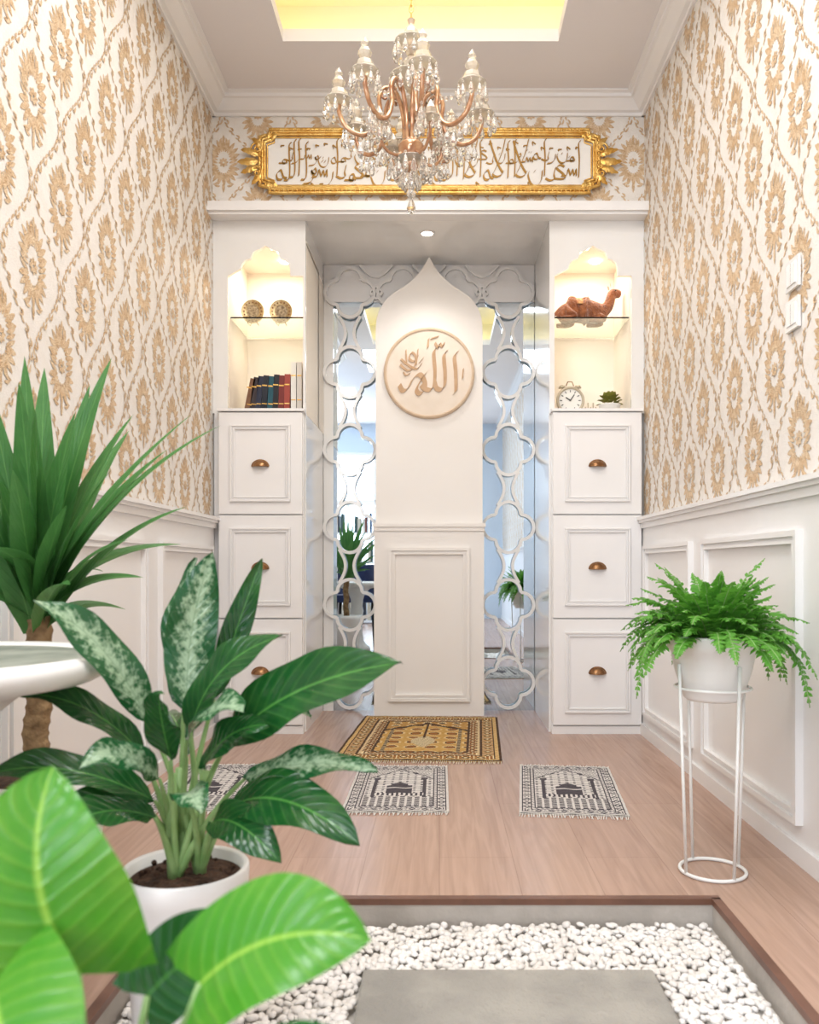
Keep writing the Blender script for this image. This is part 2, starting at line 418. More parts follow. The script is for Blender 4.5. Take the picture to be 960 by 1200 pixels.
# damask wallpaper relief
PW, PH = 0.31, 0.43
def damask_cell():
    V = []; F = []; cnt = [0]
    def pet(x, z, ang, L, W, curl=0.0):
        o = len(V); n = 4; cnt[0] += 1; layer = cnt[0] % 70
        for i in range(n+1):
            t = i/n; a = ang+curl*t
            cx = x + L*t*math.cos(ang+curl*t*0.5); cz = z + L*t*math.sin(ang+curl*t*0.5)
            w = W/2*(math.sin(pi*min(1, t*0.9+0.06))**0.8)
            V.append((cx-w*math.sin(a), cz+w*math.cos(a), layer)); V.append((cx+w*math.sin(a), cz-w*math.cos(a), layer))
        for i in range(n): F.append((o+2*i, o+2*i+1, o+2*i+3, o+2*i+2))
    for (mx, mz) in ((0.0, 0.0), (PW/2, PH/2)):
        cnt[0] = 0
        # ovoid medallion: scalloped fans of short broad petals stacked around a rosette
        for (cz_, R, n, W) in ((0.030, 0.072, 9, 0.0185), (-0.012, 0.070, 9, 0.0185)):
            for k in range(n):
                a = pi*(k+0.5)/n
                a = a if cz_ > 0 else -a
                st = 0.34
                pet(mx+R*st*math.cos(a), mz+cz_+R*st*math.sin(a)*1.15, a, R*(1-st)*(1.0+0.25*abs(math.sin(a))), W, 0.12)
        for k in (-1, 1):
            for zz in (-0.004, 0.012, 0.026):
                pet(mx+k*0.026, mz+zz-0.006, pi/2-k*(pi/2-0.25), 0.044, 0.013, k*0.4)
            pet(mx+k*0.010, mz+0.086, pi/2-k*0.45, 0.034, 0.011, k*0.9)
            pet(mx+k*0.012, mz-0.070, -pi/2+k*0.55, 0.042, 0.012, k*1.0)
            pet(mx+k*0.016, mz-0.098, -pi/2+k*1.2, 0.028, 0.010, k*1.3)
        pet(mx, mz+0.098, pi/2, 0.034, 0.013); pet(mx, mz-0.082, -pi/2, 0.046, 0.013)
        for k in range(8): pet(mx+0.004*math.cos(k*pi/4), mz+0.008+0.004*math.sin(k*pi/4), k*pi/4, 0.018, 0.011, 0.3)
    N = 26
    for sg in (1, -1):
        for i in range(N):
            cnt[0] = i
            z = -PH/2+PH*i/N; c = 2*pi*z/PH
            x = sg*(PW/4+0.066*math.cos(c)); dx = -sg*0.066*2*pi/PH*math.sin(c)
            a = math.atan2(1, dx)
            s1 = 1 if i % 2 else -1
            pet(x-s1*0.004, z, a+s1*0.5, 0.024, 0.0080, -s1*1.1)
            cnt[0] += 25
            if i % 2 == 0: pet(x, z, a+1.15, 0.016, 0.0075, -1.2); pet(x, z, a-1.15, 0.016, 0.0075, 1.2)
    return np.array(V), F
DV, DF = damask_cell()
def damask(name, parent, a0, a1, b0, b1, fn, shift=0.0):
    VS = []; FS = []; o = 0
    i0 = int(math.floor((a0-shift)/PW))-1; i1 = int(math.ceil((a1-shift)/PW))+1
    j0 = int(math.floor(b0/PH))-1; j1 = int(math.ceil(b1/PH))+1
    for i in range(i0, i1+1):
        for j in range(j0, j1+1):
            A = DV[:,0]+i*PW+shift; B = DV[:,1]+j*PH
            if A.min() > a1 or A.max() < a0 or B.min() > b1 or B.max() < b0: continue
            A = np.clip(A, a0, a1); B = np.clip(B, b0, b1)
            VS.append(np.stack([A, B, DV[:,2]], 1))
            for f in DF:
                if max(A[k] for k in f)-min(A[k] for k in f) < 1e-6 or max(B[k] for k in f)-min(B[k] for k in f) < 1e-6: continue
                FS.append([k+o for k in f])
            o += len(DV)
    P = np.concatenate(VS); pts = [fn(a, b, 0.0006+0.00004*l) for a, b, l in P]
    me = bpy.data.meshes.new(name); me.from_pydata(pts, [], FS); me.materials.append(DAMASK)
    ob = bpy.data.objects.new(name, me); scene.collection.objects.link(ob); ob.parent = parent
damask('damask_relief_left', wl, 0.3, YW, RAIL, CEILZ-0.075, lambda a, b, h: (XL+h, a, b), 0.06)
damask('damask_relief_right', wr, -3.4, YW, RAIL, CEILZ-0.075, lambda a, b, h: (XR-h, a, b), 0.1)
damask('damask_relief_back', wb, XL, XR, 2.375, CEILZ-0.075, lambda a, b, h: (a, YW-h, b), -0.05)

# ------------------------------------------------------------------ built-in cabinets
SOF = 2.335
SHELF = 1.900
def niche_top(u):
    u = abs(u)
    if u > 0.112: return 2.075
    if u > 0.062:
        t = (0.112-u)/0.05; return 2.108+0.045*math.sqrt(max(0, 1-(1-t)**2))
    t = u/0.062; return 2.168+0.030*math.sqrt(max(0, 1-t*t))+0.014*max(0, 1-t*2.4)
NICHE = mat('niche_interior', (250, 241, 228), 0.5, col2=(250, 242, 230), nscale=2)
def cabinet(x0, x1, nc, nh, lx0, lx1):
    cab = empty('display_cabinet', (0, 0, 0))
    yf = 3.72
    mb = MB()
    us = [-nh, -0.112, -0.112+1e-5]
    us += [-0.112+0.05*i/8 for i in range(1, 9)] + [-0.062+1e-5]
    us += [-0.062+0.124*i/24 for i in range(1, 24)] + [0.062-1e-5, 0.062]
    us += [0.062+0.05*i/8 for i in range(1, 9)] + [0.112+1e-4, nh]
    us = sorted(us); xs = [nc+u for u in us]; lo = []
    for u in us: lo.append(niche_top(u))
    mb.columns(xs, lo, [SOF]*len(xs), yf, yf+0.02, WHITEG)
    mb.box(x0, nc-nh, yf, yf+0.02, 1.45, SOF, WHITEG); mb.box(nc+nh, x1, yf, yf+0.02, 1.45, SOF, WHITEG)
    # niche shell
    mb.box(nc-nh-0.012, nc-nh, yf+0.02, YB, 1.45, 2.23, NICHE); mb.box(nc+nh, nc+nh+0.012, yf+0.02, YB, 1.45, 2.23, NICHE)
    mb.box(nc-nh-0.012, nc+nh+0.012, 4.10, 4.12, 1.45, 2.23, NICHE); mb.box(nc-nh-0.012, nc+nh+0.012, yf+0.02, 4.12, 2.22, 2.24, NICHE)
    # outer sides
    mb.box(x0, x0+0.008, yf+0.02, YB+0.05, 0, SOF, WHITEG); mb.box(x1-0.008, x1, yf+0.02, YB+0.05, 0, SOF, WHITEG)
    mb.box(x0+0.008, x1-0.008, yf, YB+0.05, 1.425, 1.45, WHITE)
    mb.build('upper_carcass', cab)
    mb = MB(); mb.box(lx0, lx1, 3.70, 3.72, 0, 1.452, WHITE); mb.box(x0+0.008, x1-0.008, 3.72, 3.74, 0, 1.425, WHITE)
    mb.box(lx0-0.004, lx1+0.004, 3.672, 3.72, 1.452, 1.464, WHITE)
    mb.box(lx0, lx1, 3.69, 3.70, 0.0, 0.035, WHITE)
    mb.build('lower_carcass', cab)
    mb = MB()
    for (z0, z1) in ((0.99, 1.447), (0.523, 0.984), (0.042, 0.517)):
        mb.box(lx0+0.003, lx1-0.003, 3.68, 3.70, z0, z1, WHITE)
        mb.frame('y', lx0+0.055, lx1-0.055, z0+0.055, z1-0.055, 3.68, -1, WHITE, w=0.022, h=0.012)
    mb.build('drawer_fronts', cab, bevel=0.002)
    mb = MB(); cx = (lx0+lx1)/2
    for zc in (1.215, 0.755, 0.285):
        V = []; n = 16; mrows = 7
        for i in range(mrows+1):
            ph = (pi/2)*i/mrows
            for k in range(n+1):
                th = pi*k/n; q = math.sin(pi/2*(1-i/mrows*0.999))
                V.append((cx+0.036*math.cos(th)*q, 3.679-0.026*math.sin(ph), zc-0.012+0.028*math.sin(th)*q))
        F = [(i*(n+1)+k, i*(n+1)+k+1, (i+1)*(n+1)+k+1, (i+1)*(n+1)+k) for i in range(mrows) for k in range(n)]
        mb.add(V, F, BRASS, True)
        mb.tube([(cx-0.036, 3.674, zc-0.012), (cx-0.02, 3.656, zc-0.012), (cx, 3.652, zc-0.012), (cx+0.02, 3.656, zc-0.012), (cx+0.036, 3.674, zc-0.012)], 0.0025, BRASS, 6)
        mb.ribbon([(cx+0.038*math.cos(pi*k/16), zc-0.012+0.03*math.sin(pi*k/16)) for k in range(17)], 0.005, 3.675, 3.681, BRASS, False)
    mb.build('cup_pulls', cab)
    mb = MB(); mb.box(nc-nh+0.002, nc+nh-0.002, 3.76, 4.095, SHELF-0.007, SHELF, GLASS); mb.build('glass_shelf', cab, recalc=True)
    mb = MB(); mb.lathe([(0.0001, -0.004), (0.024, -0.004), (0.024, 0.0)], (nc+0.05, 3.93, 2.217), LAMP, 20); mb.build('niche_downlight', cab)
    L = bpy.data.lights.new('niche_lamp', 'AREA'); L.shape = 'DISK'; L.size = 0.12; L.energy = 1.7; L.color = (1.0, 0.84, 0.66)
    o = bpy.data.objects.new('niche_lamp', L); o.location = (nc, 3.90, 2.205); scene.collection.objects.link(o); o.parent = cab
    L = bpy.data.lights.new('under_shelf_lamp', 'AREA'); L.shape = 'DISK'; L.size = 0.08; L.energy = 0.35; L.color = (1.0, 0.88, 0.74)
    o = bpy.data.objects.new('under_shelf_lamp', L); o.location = (nc, 3.90, SHELF-0.015); scene.collection.objects.link(o); o.parent = cab
    return cab
cabinet(XL+0.001, -0.608, -0.790, 0.171, -0.995, -0.613)
cabinet(0.500, XR-0.001, 0.698, 0.175, 0.508, 0.912)

# cornice slab + soffit
mb = MB()
mb.box(XL, XR, 3.63, YW+0.03, SOF, 2.375, WHITE); mb.box(XL, XR, 3.645, YW, SOF-0.012, SOF, WHITE)
mb.box(-0.608, 0.50, YW+0.03, YB+0.06, SOF, SOF+0.03, WHITEG)
mb.build('trim_5')
mb = MB(); mb.lathe([(0.036, 0.0), (0.036, -0.004), (0.028, -0.006), (0.028, -0.002), (0.0001, -0.002)], (-0.057, 3.88, SOF), WHITE, 28)
mb.lathe([(0.026, -0.003), (0.026, -0.0045), (0.0001, -0.0045)], (-0.057, 3.88, SOF), LAMP, 24); mb.build('recessed_downlight')
L = bpy.data.lights.new('downlight_lamp', 'SPOT'); L.energy = 10; L.spot_size = 2.0; L.spot_blend = 0.8; L.color = (1, 0.95, 0.88); L.shadow_soft_size = 0.03
o = bpy.data.objects.new('downlight_lamp', L); o.location = (-0.057, 3.88, SOF-0.02); scene.collection.objects.link(o)

# mirror
mb = MB(); mb.box(-0.606, 0.498, YB, YB+0.012, 0.0, SOF-0.001, MIRROR); mb.build('wall_mirror')
mb = MB(); mb.box(-0.606, 0.498, YB-0.012, YB-0.001, 2.14, SOF-0.001, WHITE); mb.box(-0.606, -0.555, YB-0.012, YB-0.001, 0, 2.14, WHITEG)
mb.build('trim_6')

# ------------------------------------------------------------------ lattice screen
def quatre(cx, cz, R, seg=10, sx=1.0):
    rho = R*0.50; d = R*0.52; pts = []
    a = pi-math.asin(max(-1, min(1, d*math.sin(pi/4)/rho)))-pi/4
    for k in range(4):
        for i in range(seg+1):
            th = -a + 2*a*i/seg
            x = d+rho*math.cos(th); z = rho*math.sin(th)
            c, s = math.cos(k*pi/2), math.sin(k*pi/2)
            pts.append((cx+(x*c-z*s)*sx, cz+x*s+z*c))
    return pts
mb = MB(); y0, y1 = 4.272, 4.286
def ptch(cx, cz, R, w=0.0165): mb.ribbon(quatre(cx, cz, R), w, y0, y1, WHITEG)
for cx in (-0.468, 0.360):
    for i in range(5):
        z = 0.150+0.405*i
        ptch(cx, z, 0.130)
        for sg in (-1, 1):     # slim hour-glass link between two foils
            pts = [(cx+sg*(0.056-0.034*math.sin(pi*k/12)), z+0.2025-0.088+0.176*k/12) for k in range(13)]
            mb.ribbon(pts, 0.015, y0, y1, WHITEG, False)
for cx in (-0.468, -0.192, 0.084, 0.360):
    ptch(cx, 2.185, 0.127)
for cx in (-0.330, -0.054, 0.222):
    ptch(cx, 2.185, 0.030, 0.012)
    mb.ribbon([(cx-0.085+0.17*k/12, 2.328-0.060*math.sin(pi*k/12)) for k in range(13)], 0.014, y0, y1, WHITEG, False)
mb.build('lattice_screen')

# ------------------------------------------------------------------ mihrab panel
mih = empty('mihrab_panel')
mc, mh = -0.052, 0.272
def dome(u):
    t = abs(u)/mh
    P = catmull([(1.0, 1.955), (0.985, 2.01), (0.93, 2.06), (0.80, 2.115), (0.62, 2.155), (0.42, 2.19), (0.24, 2.235), (0.11, 2.28), (0.0, 2.332)], 6)
    for i in range(len(P)-1):
        if P[i][0] >= t >= P[i+1][0]:
            f = (P[i][0]-t)/max(1e-9, P[i][0]-P[i+1][0]); return P[i][1]+(P[i+1][1]-P[i][1])*f
    return 1.955
mb = MB(); us = [-mh+2*mh*i/80 for i in range(81)]
us = sorted(set(us+[-mh*0.995, mh*0.995, -mh*0.985, mh*0.985]))
mb.columns([mc+u for u in us], [0.95]*len(us), [dome(u) for u in us], 4.17, 4.205, CREAM)
mb.build('domed_panel', mih)
mb = MB()
mb.box(mc-mh-0.006, mc+mh+0.006, 4.14, 4.205, 0, 0.945, CREAM)
mb.box(mc-mh-0.014, mc+mh+0.014, 4.125, 4.205, 0.955, 0.972, CREAM); mb.box(mc-mh-0.008, mc+mh+0.008, 4.132, 4.205, 0.935, 0.957, CREAM)
mb.frame('y', mc-0.205, mc+0.205, 0.075, 0.85, 4.14, -1, CREAM, w=0.034, h=0.02)
mb.build('lower_panel', mih)
mb = MB(); zc = 1.737
mb.lathe([(0.216, -0.002), (0.216, -0.018), (0.222, -0.020), (0.230, -0.016), (0.232, 0.0)], (mc, 4.17, zc), BEIGE, 72, 'y', smooth=False)
mb.lathe([(0.0001, -0.0135), (0.2165, -0.0135)], (mc, 4.17, zc), MEDAL, 72, 'y', smooth=False)
S = 0.205; o = (mc+0.005, zc+0.0); yy = 4.1565; A = math.radians(50)
BEIGE2 = mat('carved_letters', (192, 156, 120), 0.5, col2=(204, 170, 136), nscale=30)
def ns(pts, nw=0.13, a=A): mb.nib(pts, o, S, yy, 0.005, nw, a, BEIGE2)
ns([(0.66,0.50),(0.60,0.40),(0.63,0.05),(0.64,-0.40),(0.60,-0.5)])
ns([(0.40,0.52),(0.34,0.42),(0.37,0.0),(0.36,-0.30),(0.28,-0.42),(0.16,-0.38),(0.12,-0.25)])
ns([(0.16,0.62),(0.09,0.50),(0.12,0.05),(0.10,-0.28),(0.02,-0.42),(-0.12,-0.40),(-0.22,-0.30)])
ns([(-0.12,-0.02),(-0.24,-0.20),(-0.34,-0.42),(-0.24,-0.52),(-0.12,-0.40),(-0.14,-0.20),(-0.26,-0.04),(-0.42,-0.14),(-0.56,-0.40),(-0.68,-0.44),(-0.76,-0.30)])
ns([(0.34,0.74),(0.30,0.64),(0.24,0.72),(0.20,0.62),(0.12,0.74)], 0.07)
ns([(-0.04,0.84),(-0.06,0.62)], 0.08); ns([(0.20,0.90),(0.02,0.84)], 0.05)
ns([(-0.30,0.42),(-0.40,0.28),(-0.52,0.36),(-0.46,0.50),(-0.36,0.40),(-0.40,0.14),(-0.56,0.06),(-0.74,0.20)], 0.06)
ns([(-0.22,0.22),(-0.34,0.10),(-0.56,0.20),(-0.72,0.34)], 0.06); ns([(-0.30,0.58),(-0.34,0.20)], 0.05); ns([(-0.60,0.56),(-0.58,0.24)], 0.05)
ns([(-0.18,0.36),(-0.26,0.26)], 0.06); ns([(-0.5,-0.02),(-0.6,-0.06),(-0.66,0.02)], 0.04); ns([(0.82,0.1),(0.80,-0.14)], 0.05)
mb.build('calligraphy_medallion', mih)

# ------------------------------------------------------------------ framed calligraphy sign
sg_ = empty('framed_calligraphy_sign')
fx, fz, hw, hh = -0.045, 2.582, 0.765, 0.142
mb = MB(); yb = YW-0.012
def outline(k):      # k = inset
    x1 = hw-k; z1 = hh-k
    q = max(0.02, 0.045-k*0.4)
    pts = [(-x1+q, z1), (x1-q, z1), (x1-q, z1-0.022), (x1, z1-0.034), (x1, -z1+0.034), (x1-q, -z1+0.022), (x1-q, -z1),
           (-x1+q, -z1), (-x1+q, -z1+0.022), (-x1, -z1+0.034), (-x1, z1-0.034), (-x1+q, z1-0.022)]
    out = []
    for i in range(len(pts)):
        a, b = pts[i], pts[(i+1) % len(pts)]; n = max(1, int(math.hypot(b[0]-a[0], b[1]-a[1])/0.02))
        for j in range(n): out.append((fx+a[0]+(b[0]-a[0])*j/n, fz+a[1]+(b[1]-a[1])*j/n))
    return out
V = [(x, yb-0.008, z) for x, z in outline(0.01)]
mb.add(V, [tuple(range(len(V)))], PANELW)
for k, r, dy in ((0.0, 0.009, -0.014), (0.013, 0.006, -0.02), (0.023, 0.007, -0.016), (0.034, 0.0035, -0.011)):
    O = outline(k); mb.tube([(x, yb+dy, z) for x, z in O], r, GOLD, 8, True)
O = outline(0.006)
for i in range(0, len(O)): mb.ball((O[i][0], yb-0.022, O[i][1]), 0.0055, GOLD, 6)
for sgn in (-1, 1):
    ex = fx+sgn*(hw+0.0)
    for ang, L, w, dx, dz in ((0, 0.105, 0.055, 0.0, 0), (0.35, 0.095, 0.045, 0, 0.02), (-0.35, 0.095, 0.045, 0, -0.02), (0.8, 0.085, 0.042, -0.02, 0.045), (-0.8, 0.085, 0.042, -0.02, -0.045),
                              (1.5, 0.045, 0.03, -0.04, 0.085), (-1.5, 0.045, 0.03, -0.04, -0.085), (2.3, 0.06, 0.03, -0.05, 0.085), (-2.3, 0.06, 0.03, -0.05, -0.085)):
        c, s = math.cos(ang)*sgn, math.sin(ang)
        p0 = (ex+sgn*dx, yb-0.018, fz+dz); p2 = (ex+sgn*dx+c*L, yb-0.012, fz+dz+s*L)
        pc = ((p0[0]+p2[0])/2, yb-0.042, (p0[2]+p2[2])/2+0.01*(1 if ang > 0 else -1))
        mb.leaf(p0, pc, p2, w, (0, -1, 0), GOLD, 'lance', -0.5, 0.004, 22, 10, 2)
    for zc_ in (-0.055, 0.055):
        sp = [(ex+sgn*(0.01+0.028*(1-t/20)*math.cos(t*0.5)), yb-0.022, fz+zc_+0.028*(1-t/20)*math.sin(t*0.5)) for t in range(20)]
        mb.tube(sp, 0.005, GOLD, 6)
mb.build('gilded_frame', sg_)
mb = MB()
G = {
 'a': (0.24, [[(-.02,1.42),(-.10,1.30),(-.07,.7),(-.10,.02)]]),
 'l': (0.26, [[(-.02,1.42),(-.10,1.28),(-.07,.4),(-.12,.03),(-.28,0)]]),
 'L': (0.62, [[(-.02,1.40),(-.14,.9),(-.40,.25),(-.50,.05),(-.34,-.04),(-.16,.04),(-.10,.18)], [(-.60,1.35),(-.50,1.0),(-.30,.45),(-.12,.12)]]),
 'h': (0.46, [[(0,0),(-.12,.04),(-.22,.30),(-.38,.14),(-.34,-.04),(-.20,-.06),(-.12,.04)]]),
 'S': (0.56, [[(0,.0),(-.02,.26),(-.08,.02),(-.16,.24),(-.22,.02),(-.32,.26),(-.38,.02),(-.58,0)], [(-.16,.62),(-.20,.58)], [(-.26,.74),(-.30,.70)], [(-.06,.60),(-.10,.56)]]),
 'd': (0.42, [[(-.06,.48),(-.12,.22),(-.10,.05),(-.26,-.02),(-.44,.06)]]),
 'n': (0.58, [[(0,.34),(-.04,.0),(-.20,-.24),(-.42,-.18),(-.54,.14),(-.50,.30)], [(-.27,.34),(-.31,.30)]]),
 'w': (0.40, [[(-.16,.16),(-.04,.30),(0,.12),(-.14,.10),(-.18,.22),(-.10,.0),(-.24,-.24),(-.50,-.30)]]),
 'm': (0.40, [[(0,.0),(-.08,.22),(-.22,.16),(-.20,-.02),(-.06,.0),(-.24,.0),(-.42,0)]]),
 'H': (0.44, [[(-.05,.45),(-.20,.52),(-.34,.40),(-.10,.18),(-.02,.02),(-.20,-.02),(-.44,0)]]),
 'r': (0.30, [[(0,.30),(-.04,.02),(-.20,-.20),(-.42,-.26)]]),
 ' ': (0.10, []),
}
txt = 'aSHd an La aLh aLa allh w aSHd an mHmda rSwl allh'
tot = sum(G[c][0] for c in txt)
W = 1.37; sc = W/tot
vsc = 0.118
x = fx+W/2; i = 0
for c in txt:
    w, st = G[c]; off = 0.010*math.sin(i*1.7)
    for q in st:
        mb.nib([(p[0]*sc*1.35, p[1]*vsc) for p in q], (x, 2.508+off), 1.0, yb-0.009, 0.002, 0.0105, math.radians(55), GOLDTXT, 6)
    x -= w*sc; i += 1
# second, smaller line of words interlaced between the tall strokes, as in thuluth script
txt2 = 'mn rd hS wm ndH rmn whd nSr mdw Hrn dmh nwS rdm'
tot2 = sum(G[c][0] for c in txt2); sc2 = (W-0.04)/tot2; x = fx+W/2-0.03; i = 0
for c in txt2:
    w, st = G[c]; off = 0.012*math.sin(i*2.3)
    for q in st:
        mb.nib([(p[0]*sc2*1.1, p[1]*0.075) for p in q], (x, 2.585+off), 1.0, yb-0.009, 0.002, 0.0070, math.radians(55), GOLDTXT, 6)
    x -= w*sc2; i += 1
for i in range(70):   # vowel marks
    xx = fx-W/2+W*(i+0.5)/70; zz = 2.508+(0.142 if i % 2 else -0.040)+random.uniform(-.014, .014)
    mb.nib([(0,0),(-0.016,0.006+random.uniform(-.008,.008)),(-0.012,-0.006)], (xx, zz), 1.0, yb-0.009, 0.002, 0.005, 1.0, GOLDTXT, 4)
mb.build('gold_script', sg_)

# ------------------------------------------------------------------ chandelier
CX, CY = -0.086, 2.5
mb = MB()
mb.lathe([(0.0001, 3.10), (0.05, 3.098), (0.048, 3.08), (0.012, 3.06), (0.004, 3.05)], (CX, CY, 0), GOLD, 24)
z = 3.055
k = 0
while z > 2.42:      # chain links
    pts = [(CX+(0.006*math.cos(2*pi*i/10) if k % 2 else 0), CY+(0 if k % 2 else 0.006*math.cos(2*pi*i/10)), z-0.011+0.013*math.sin(2*pi*i/10)) for i in range(10)]
    mb.tube(pts, 0.0018, GOLD, 5, True); z -= 0.019; k += 1
mb.tube([(CX, CY, 2.42), (CX, CY, 1.93)], 0.004, AMBER, 8)
stem = [(0.0001, 2.425), (0.012, 2.42), (0.008, 2.405), (0.020, 2.39), (0.024, 2.375), (0.012, 2.36), (0.016, 2.345)]
mb.lathe(stem, (CX, CY, 0), CRYSTALW, 12, smooth=False)
for (r, zz) in ((0.020, 2.325), (0.028, 2.285), (0.016, 2.25), (0.022, 2.215), (0.030, 2.165), (0.018, 2.125), (0.026, 2.085)):
    mb.lathe([(0.0001, r*0.9), (r*0.6, r*0.62), (r, 0), (r*0.6, -r*0.62), (0.0001, -r*0.9)], (CX, CY, zz), CRYSTALW, 10, smooth=False)
mb.lathe([(0.0001, 2.055), (0.03, 2.05), (0.042, 2.03), (0.036, 2.005), (0.018, 1.985), (0.022, 1.97), (0.012, 1.955), (0.0001, 1.95)], (CX, CY, 0), AMBER, 20)
def dish(c, r, m, npnd=8, ph=0.035, gr=0.006):
    mb.lathe([(0.004, -0.006), (r*0.5, -0.004), (r, 0.006), (r*1.02, 0.009), (r*0.5, 0.0), (0.004, -0.002)], c, m, 16)
    for i in range(npnd):
        a = 2*pi*i/npnd+0.2; p = (c[0]+r*math.cos(a), c[1]+r*math.sin(a), c[2]+0.004)
        mb.ball((p[0], p[1], p[2]-0.006), 0.0045, CRYSTAL, 6)
        mb.gem((p[0], p[1], p[2]-0.011), gr, ph, CRYSTAL)
dish((CX, CY, 2.345), 0.050, CRYSTALW, 12, 0.042, 0.009)
dish((CX, CY, 2.235), 0.066, CRYSTALW, 14, 0.048, 0.009)
dish((CX, CY, 1.985), 0.048, CRYSTALW, 12, 0.048, 0.010)
NA = 8
for i in range(NA):
    a = 2*pi*i/NA+0.18; c, s = math.cos(a), math.sin(a)
    rz = catmull([(0.020, 2.03), (0.024, 2.12), (0.045, 2.19), (0.078, 2.205), (0.098, 2.175), (0.095, 2.125), (0.115, 2.075), (0.155, 2.055), (0.198, 2.075), (0.218, 2.115), (0.22, 2.14)], 6)
    mb.tube([(CX+r*c, CY+r*s, zz) for r, zz in rz], 0.0072, AMBER, 8)
    cu = [(0.078-0.022*(1-t/14)*math.cos(t*0.45), 2.178+0.022*(1-t/14)*math.sin(t*0.45)) for t in range(14)]
    mb.tube([(CX+r*c, CY+r*s, zz) for r, zz in cu], 0.0035, AMBER, 6)
    tip = (CX+0.22*c, CY+0.22*s, 2.145)
    dish(tip, 0.041, CRYSTALW, 10, 0.040, 0.0085)
    mb.lathe([(0.004, 0.0), (0.018, 0.006), (0.027, 0.022), (0.024, 0.036), (0.012, 0.043), (0.018, 0.052), (0.021, 0.062), (0.013, 0.074), (0.009, 0.080), (0.013, 0.088), (0.0001, 0.108)], tip, CRYSTALW, 8, smooth=False)
    for j in range(9):
        t = (j+0.5)/9; r = 0.055+(0.205-0.055)*t; zz = 2.235-0.08*math.sin(pi*t)*0.9-0.05*t
        mb.ball((CX+r*c, CY+r*s, zz), 0.006, CRYSTAL, 6)
    for (r, zz, L) in ((0.155, 2.048, 0.052), (0.198, 2.066, 0.045), (0.11, 2.07, 0.055), (0.132, 2.058, 0.04), (0.177, 2.055, 0.04)):
        mb.ball((CX+r*c, CY+r*s, zz-0.008), 0.005, CRYSTAL, 6); mb.gem((CX+r*c, CY+r*s, zz-0.013), 0.011, L, CRYSTAL)
    a2 = a+pi/NA; c2, s2 = math.cos(a2), math.sin(a2)
    rz = catmull([(0.02, 2.02), (0.05, 1.995), (0.085, 2.0), (0.108, 2.03), (0.112, 2.06)], 5)
    if i % 2 == 0:
        mb.tube([(CX+r*c2, CY+r*s2, zz) for r, zz in rz], 0.005, AMBER, 8)
        dish((CX+0.112*c2, CY+0.112*s2, 2.065), 0.028, CRYSTALW, 8, 0.034, 0.0075)
        mb.lathe([(0.004, 0.0), (0.016, 0.01), (0.017, 0.03), (0.0001, 0.06)], (CX+0.112*c2, CY+0.112*s2, 2.067), CRYSTALW, 8, smooth=False)
    mb.ball((CX+0.07*c2, CY+0.07*s2, 1.985), 0.005, CRYSTAL, 6); mb.gem((CX+0.07*c2, CY+0.07*s2, 1.98), 0.009, 0.045, CRYSTAL)
for zz, r in ((1.94, 0.018), (1.912, 0.013), (1.89, 0.015)): mb.ball((CX, CY, zz), r, CRYSTAL, 8)
for i in range(8):
    a = i*pi/4; mb.gem((CX+0.026*math.cos(a), CY+0.026*math.sin(a), 1.95), 0.008, 0.05, CRYSTAL)
mb.gem((CX, CY, 1.878), 0.014, 0.052, CRYSTAL, 8)
mb.build('crystal_chandelier', recalc=True)

# ------------------------------------------------------------------ shelf objects
mb = MB()
bks = [(-0.898, .175, .024, (120, 84, 60), .20), (-0.872, .18, .025, (54, 44, 48), .14), (-0.845, .185, .024, (36, 42, 64), .1), (-0.817, .188, .025, (28, 34, 46), .08),
       (-0.789, .184, .024, (30, 82, 96), .07), (-0.763, .192, .025, (34, 34, 40), .05), (-0.736, .188, .025, (120, 44, 40), .04), (-0.708, .194, .026, (164, 72, 60), .02), (-0.676, .25, .024, (240, 238, 232), 0), (-0.649, .25, .022, (228, 222, 214), 0)]
PG = mat('book_pages', (240, 232, 214), 0.8)
for i, (bx, h, w, col, tilt) in enumerate(bks):
    m = mat('book_cover_%d' % i, col, 0.5); cx_ = bx+math.sin(tilt)*h/2; z_ = 1.4515+h/2*math.cos(tilt)+math.sin(tilt)*w/2
    mb.rbox((cx_, 3.86, z_), (w, 0.13, h), tilt, 'Y', m)
    mb.rbox((cx_+0.0, 3.864, z_+0.0015), (w*0.75, 0.13, h*0.97), tilt, 'Y', PG)
    mb.rbox((cx_, 3.7945, z_+h*0.25), (w*0.9, 0.002, 0.006), tilt, 'Y', GOLD); mb.rbox((cx_, 3.7945, z_-h*0.2), (w*0.9, 0.002, 0.004), tilt, 'Y', GOLD)
mb.build('books')
PLC = mat('plate_enamel', (120, 98, 70), 0.35, col2=(200, 180, 146), nscale=90)
SILV = mat('plate_silver_gilt', (176, 148, 104), 0.35, metal=0.7, col2=(206, 184, 142), nscale=60)
for bx in (-0.878, -0.745):
    mb = MB(); c = (bx, 3.86, SHELF+0.055)
    mb.lathe([(0.0001, -0.002), (0.028, -0.002), (0.031, -0.006), (0.048, -0.010), (0.053, -0.012), (0.053, -0.006), (0.03, 0.004), (0.0001, 0.004)], c, SILV, 36, 'y', smooth=False)
    mb.lathe([(0.0001, -0.0045), (0.030, -0.0045), (0.030, -0.001)], c, PLC, 30, 'y', smooth=False)
    for i in range(16):
        a = i*pi/8; mb.ball((c[0]+0.041*math.cos(a), 3.85, c[2]+0.041*math.sin(a)), 0.004, BRASS, 6)
    for s in (-1, 1):
        mb.tube([(bx+s*0.02, 3.845, SHELF+0.009), (bx+s*0.022, 3.842, SHELF+0.003), (bx+s*0.02, 3.89, SHELF+0.003), (bx, 3.90, SHELF+0.054)], 0.002, BRASS, 6)
    mb.build('decorative_plate')
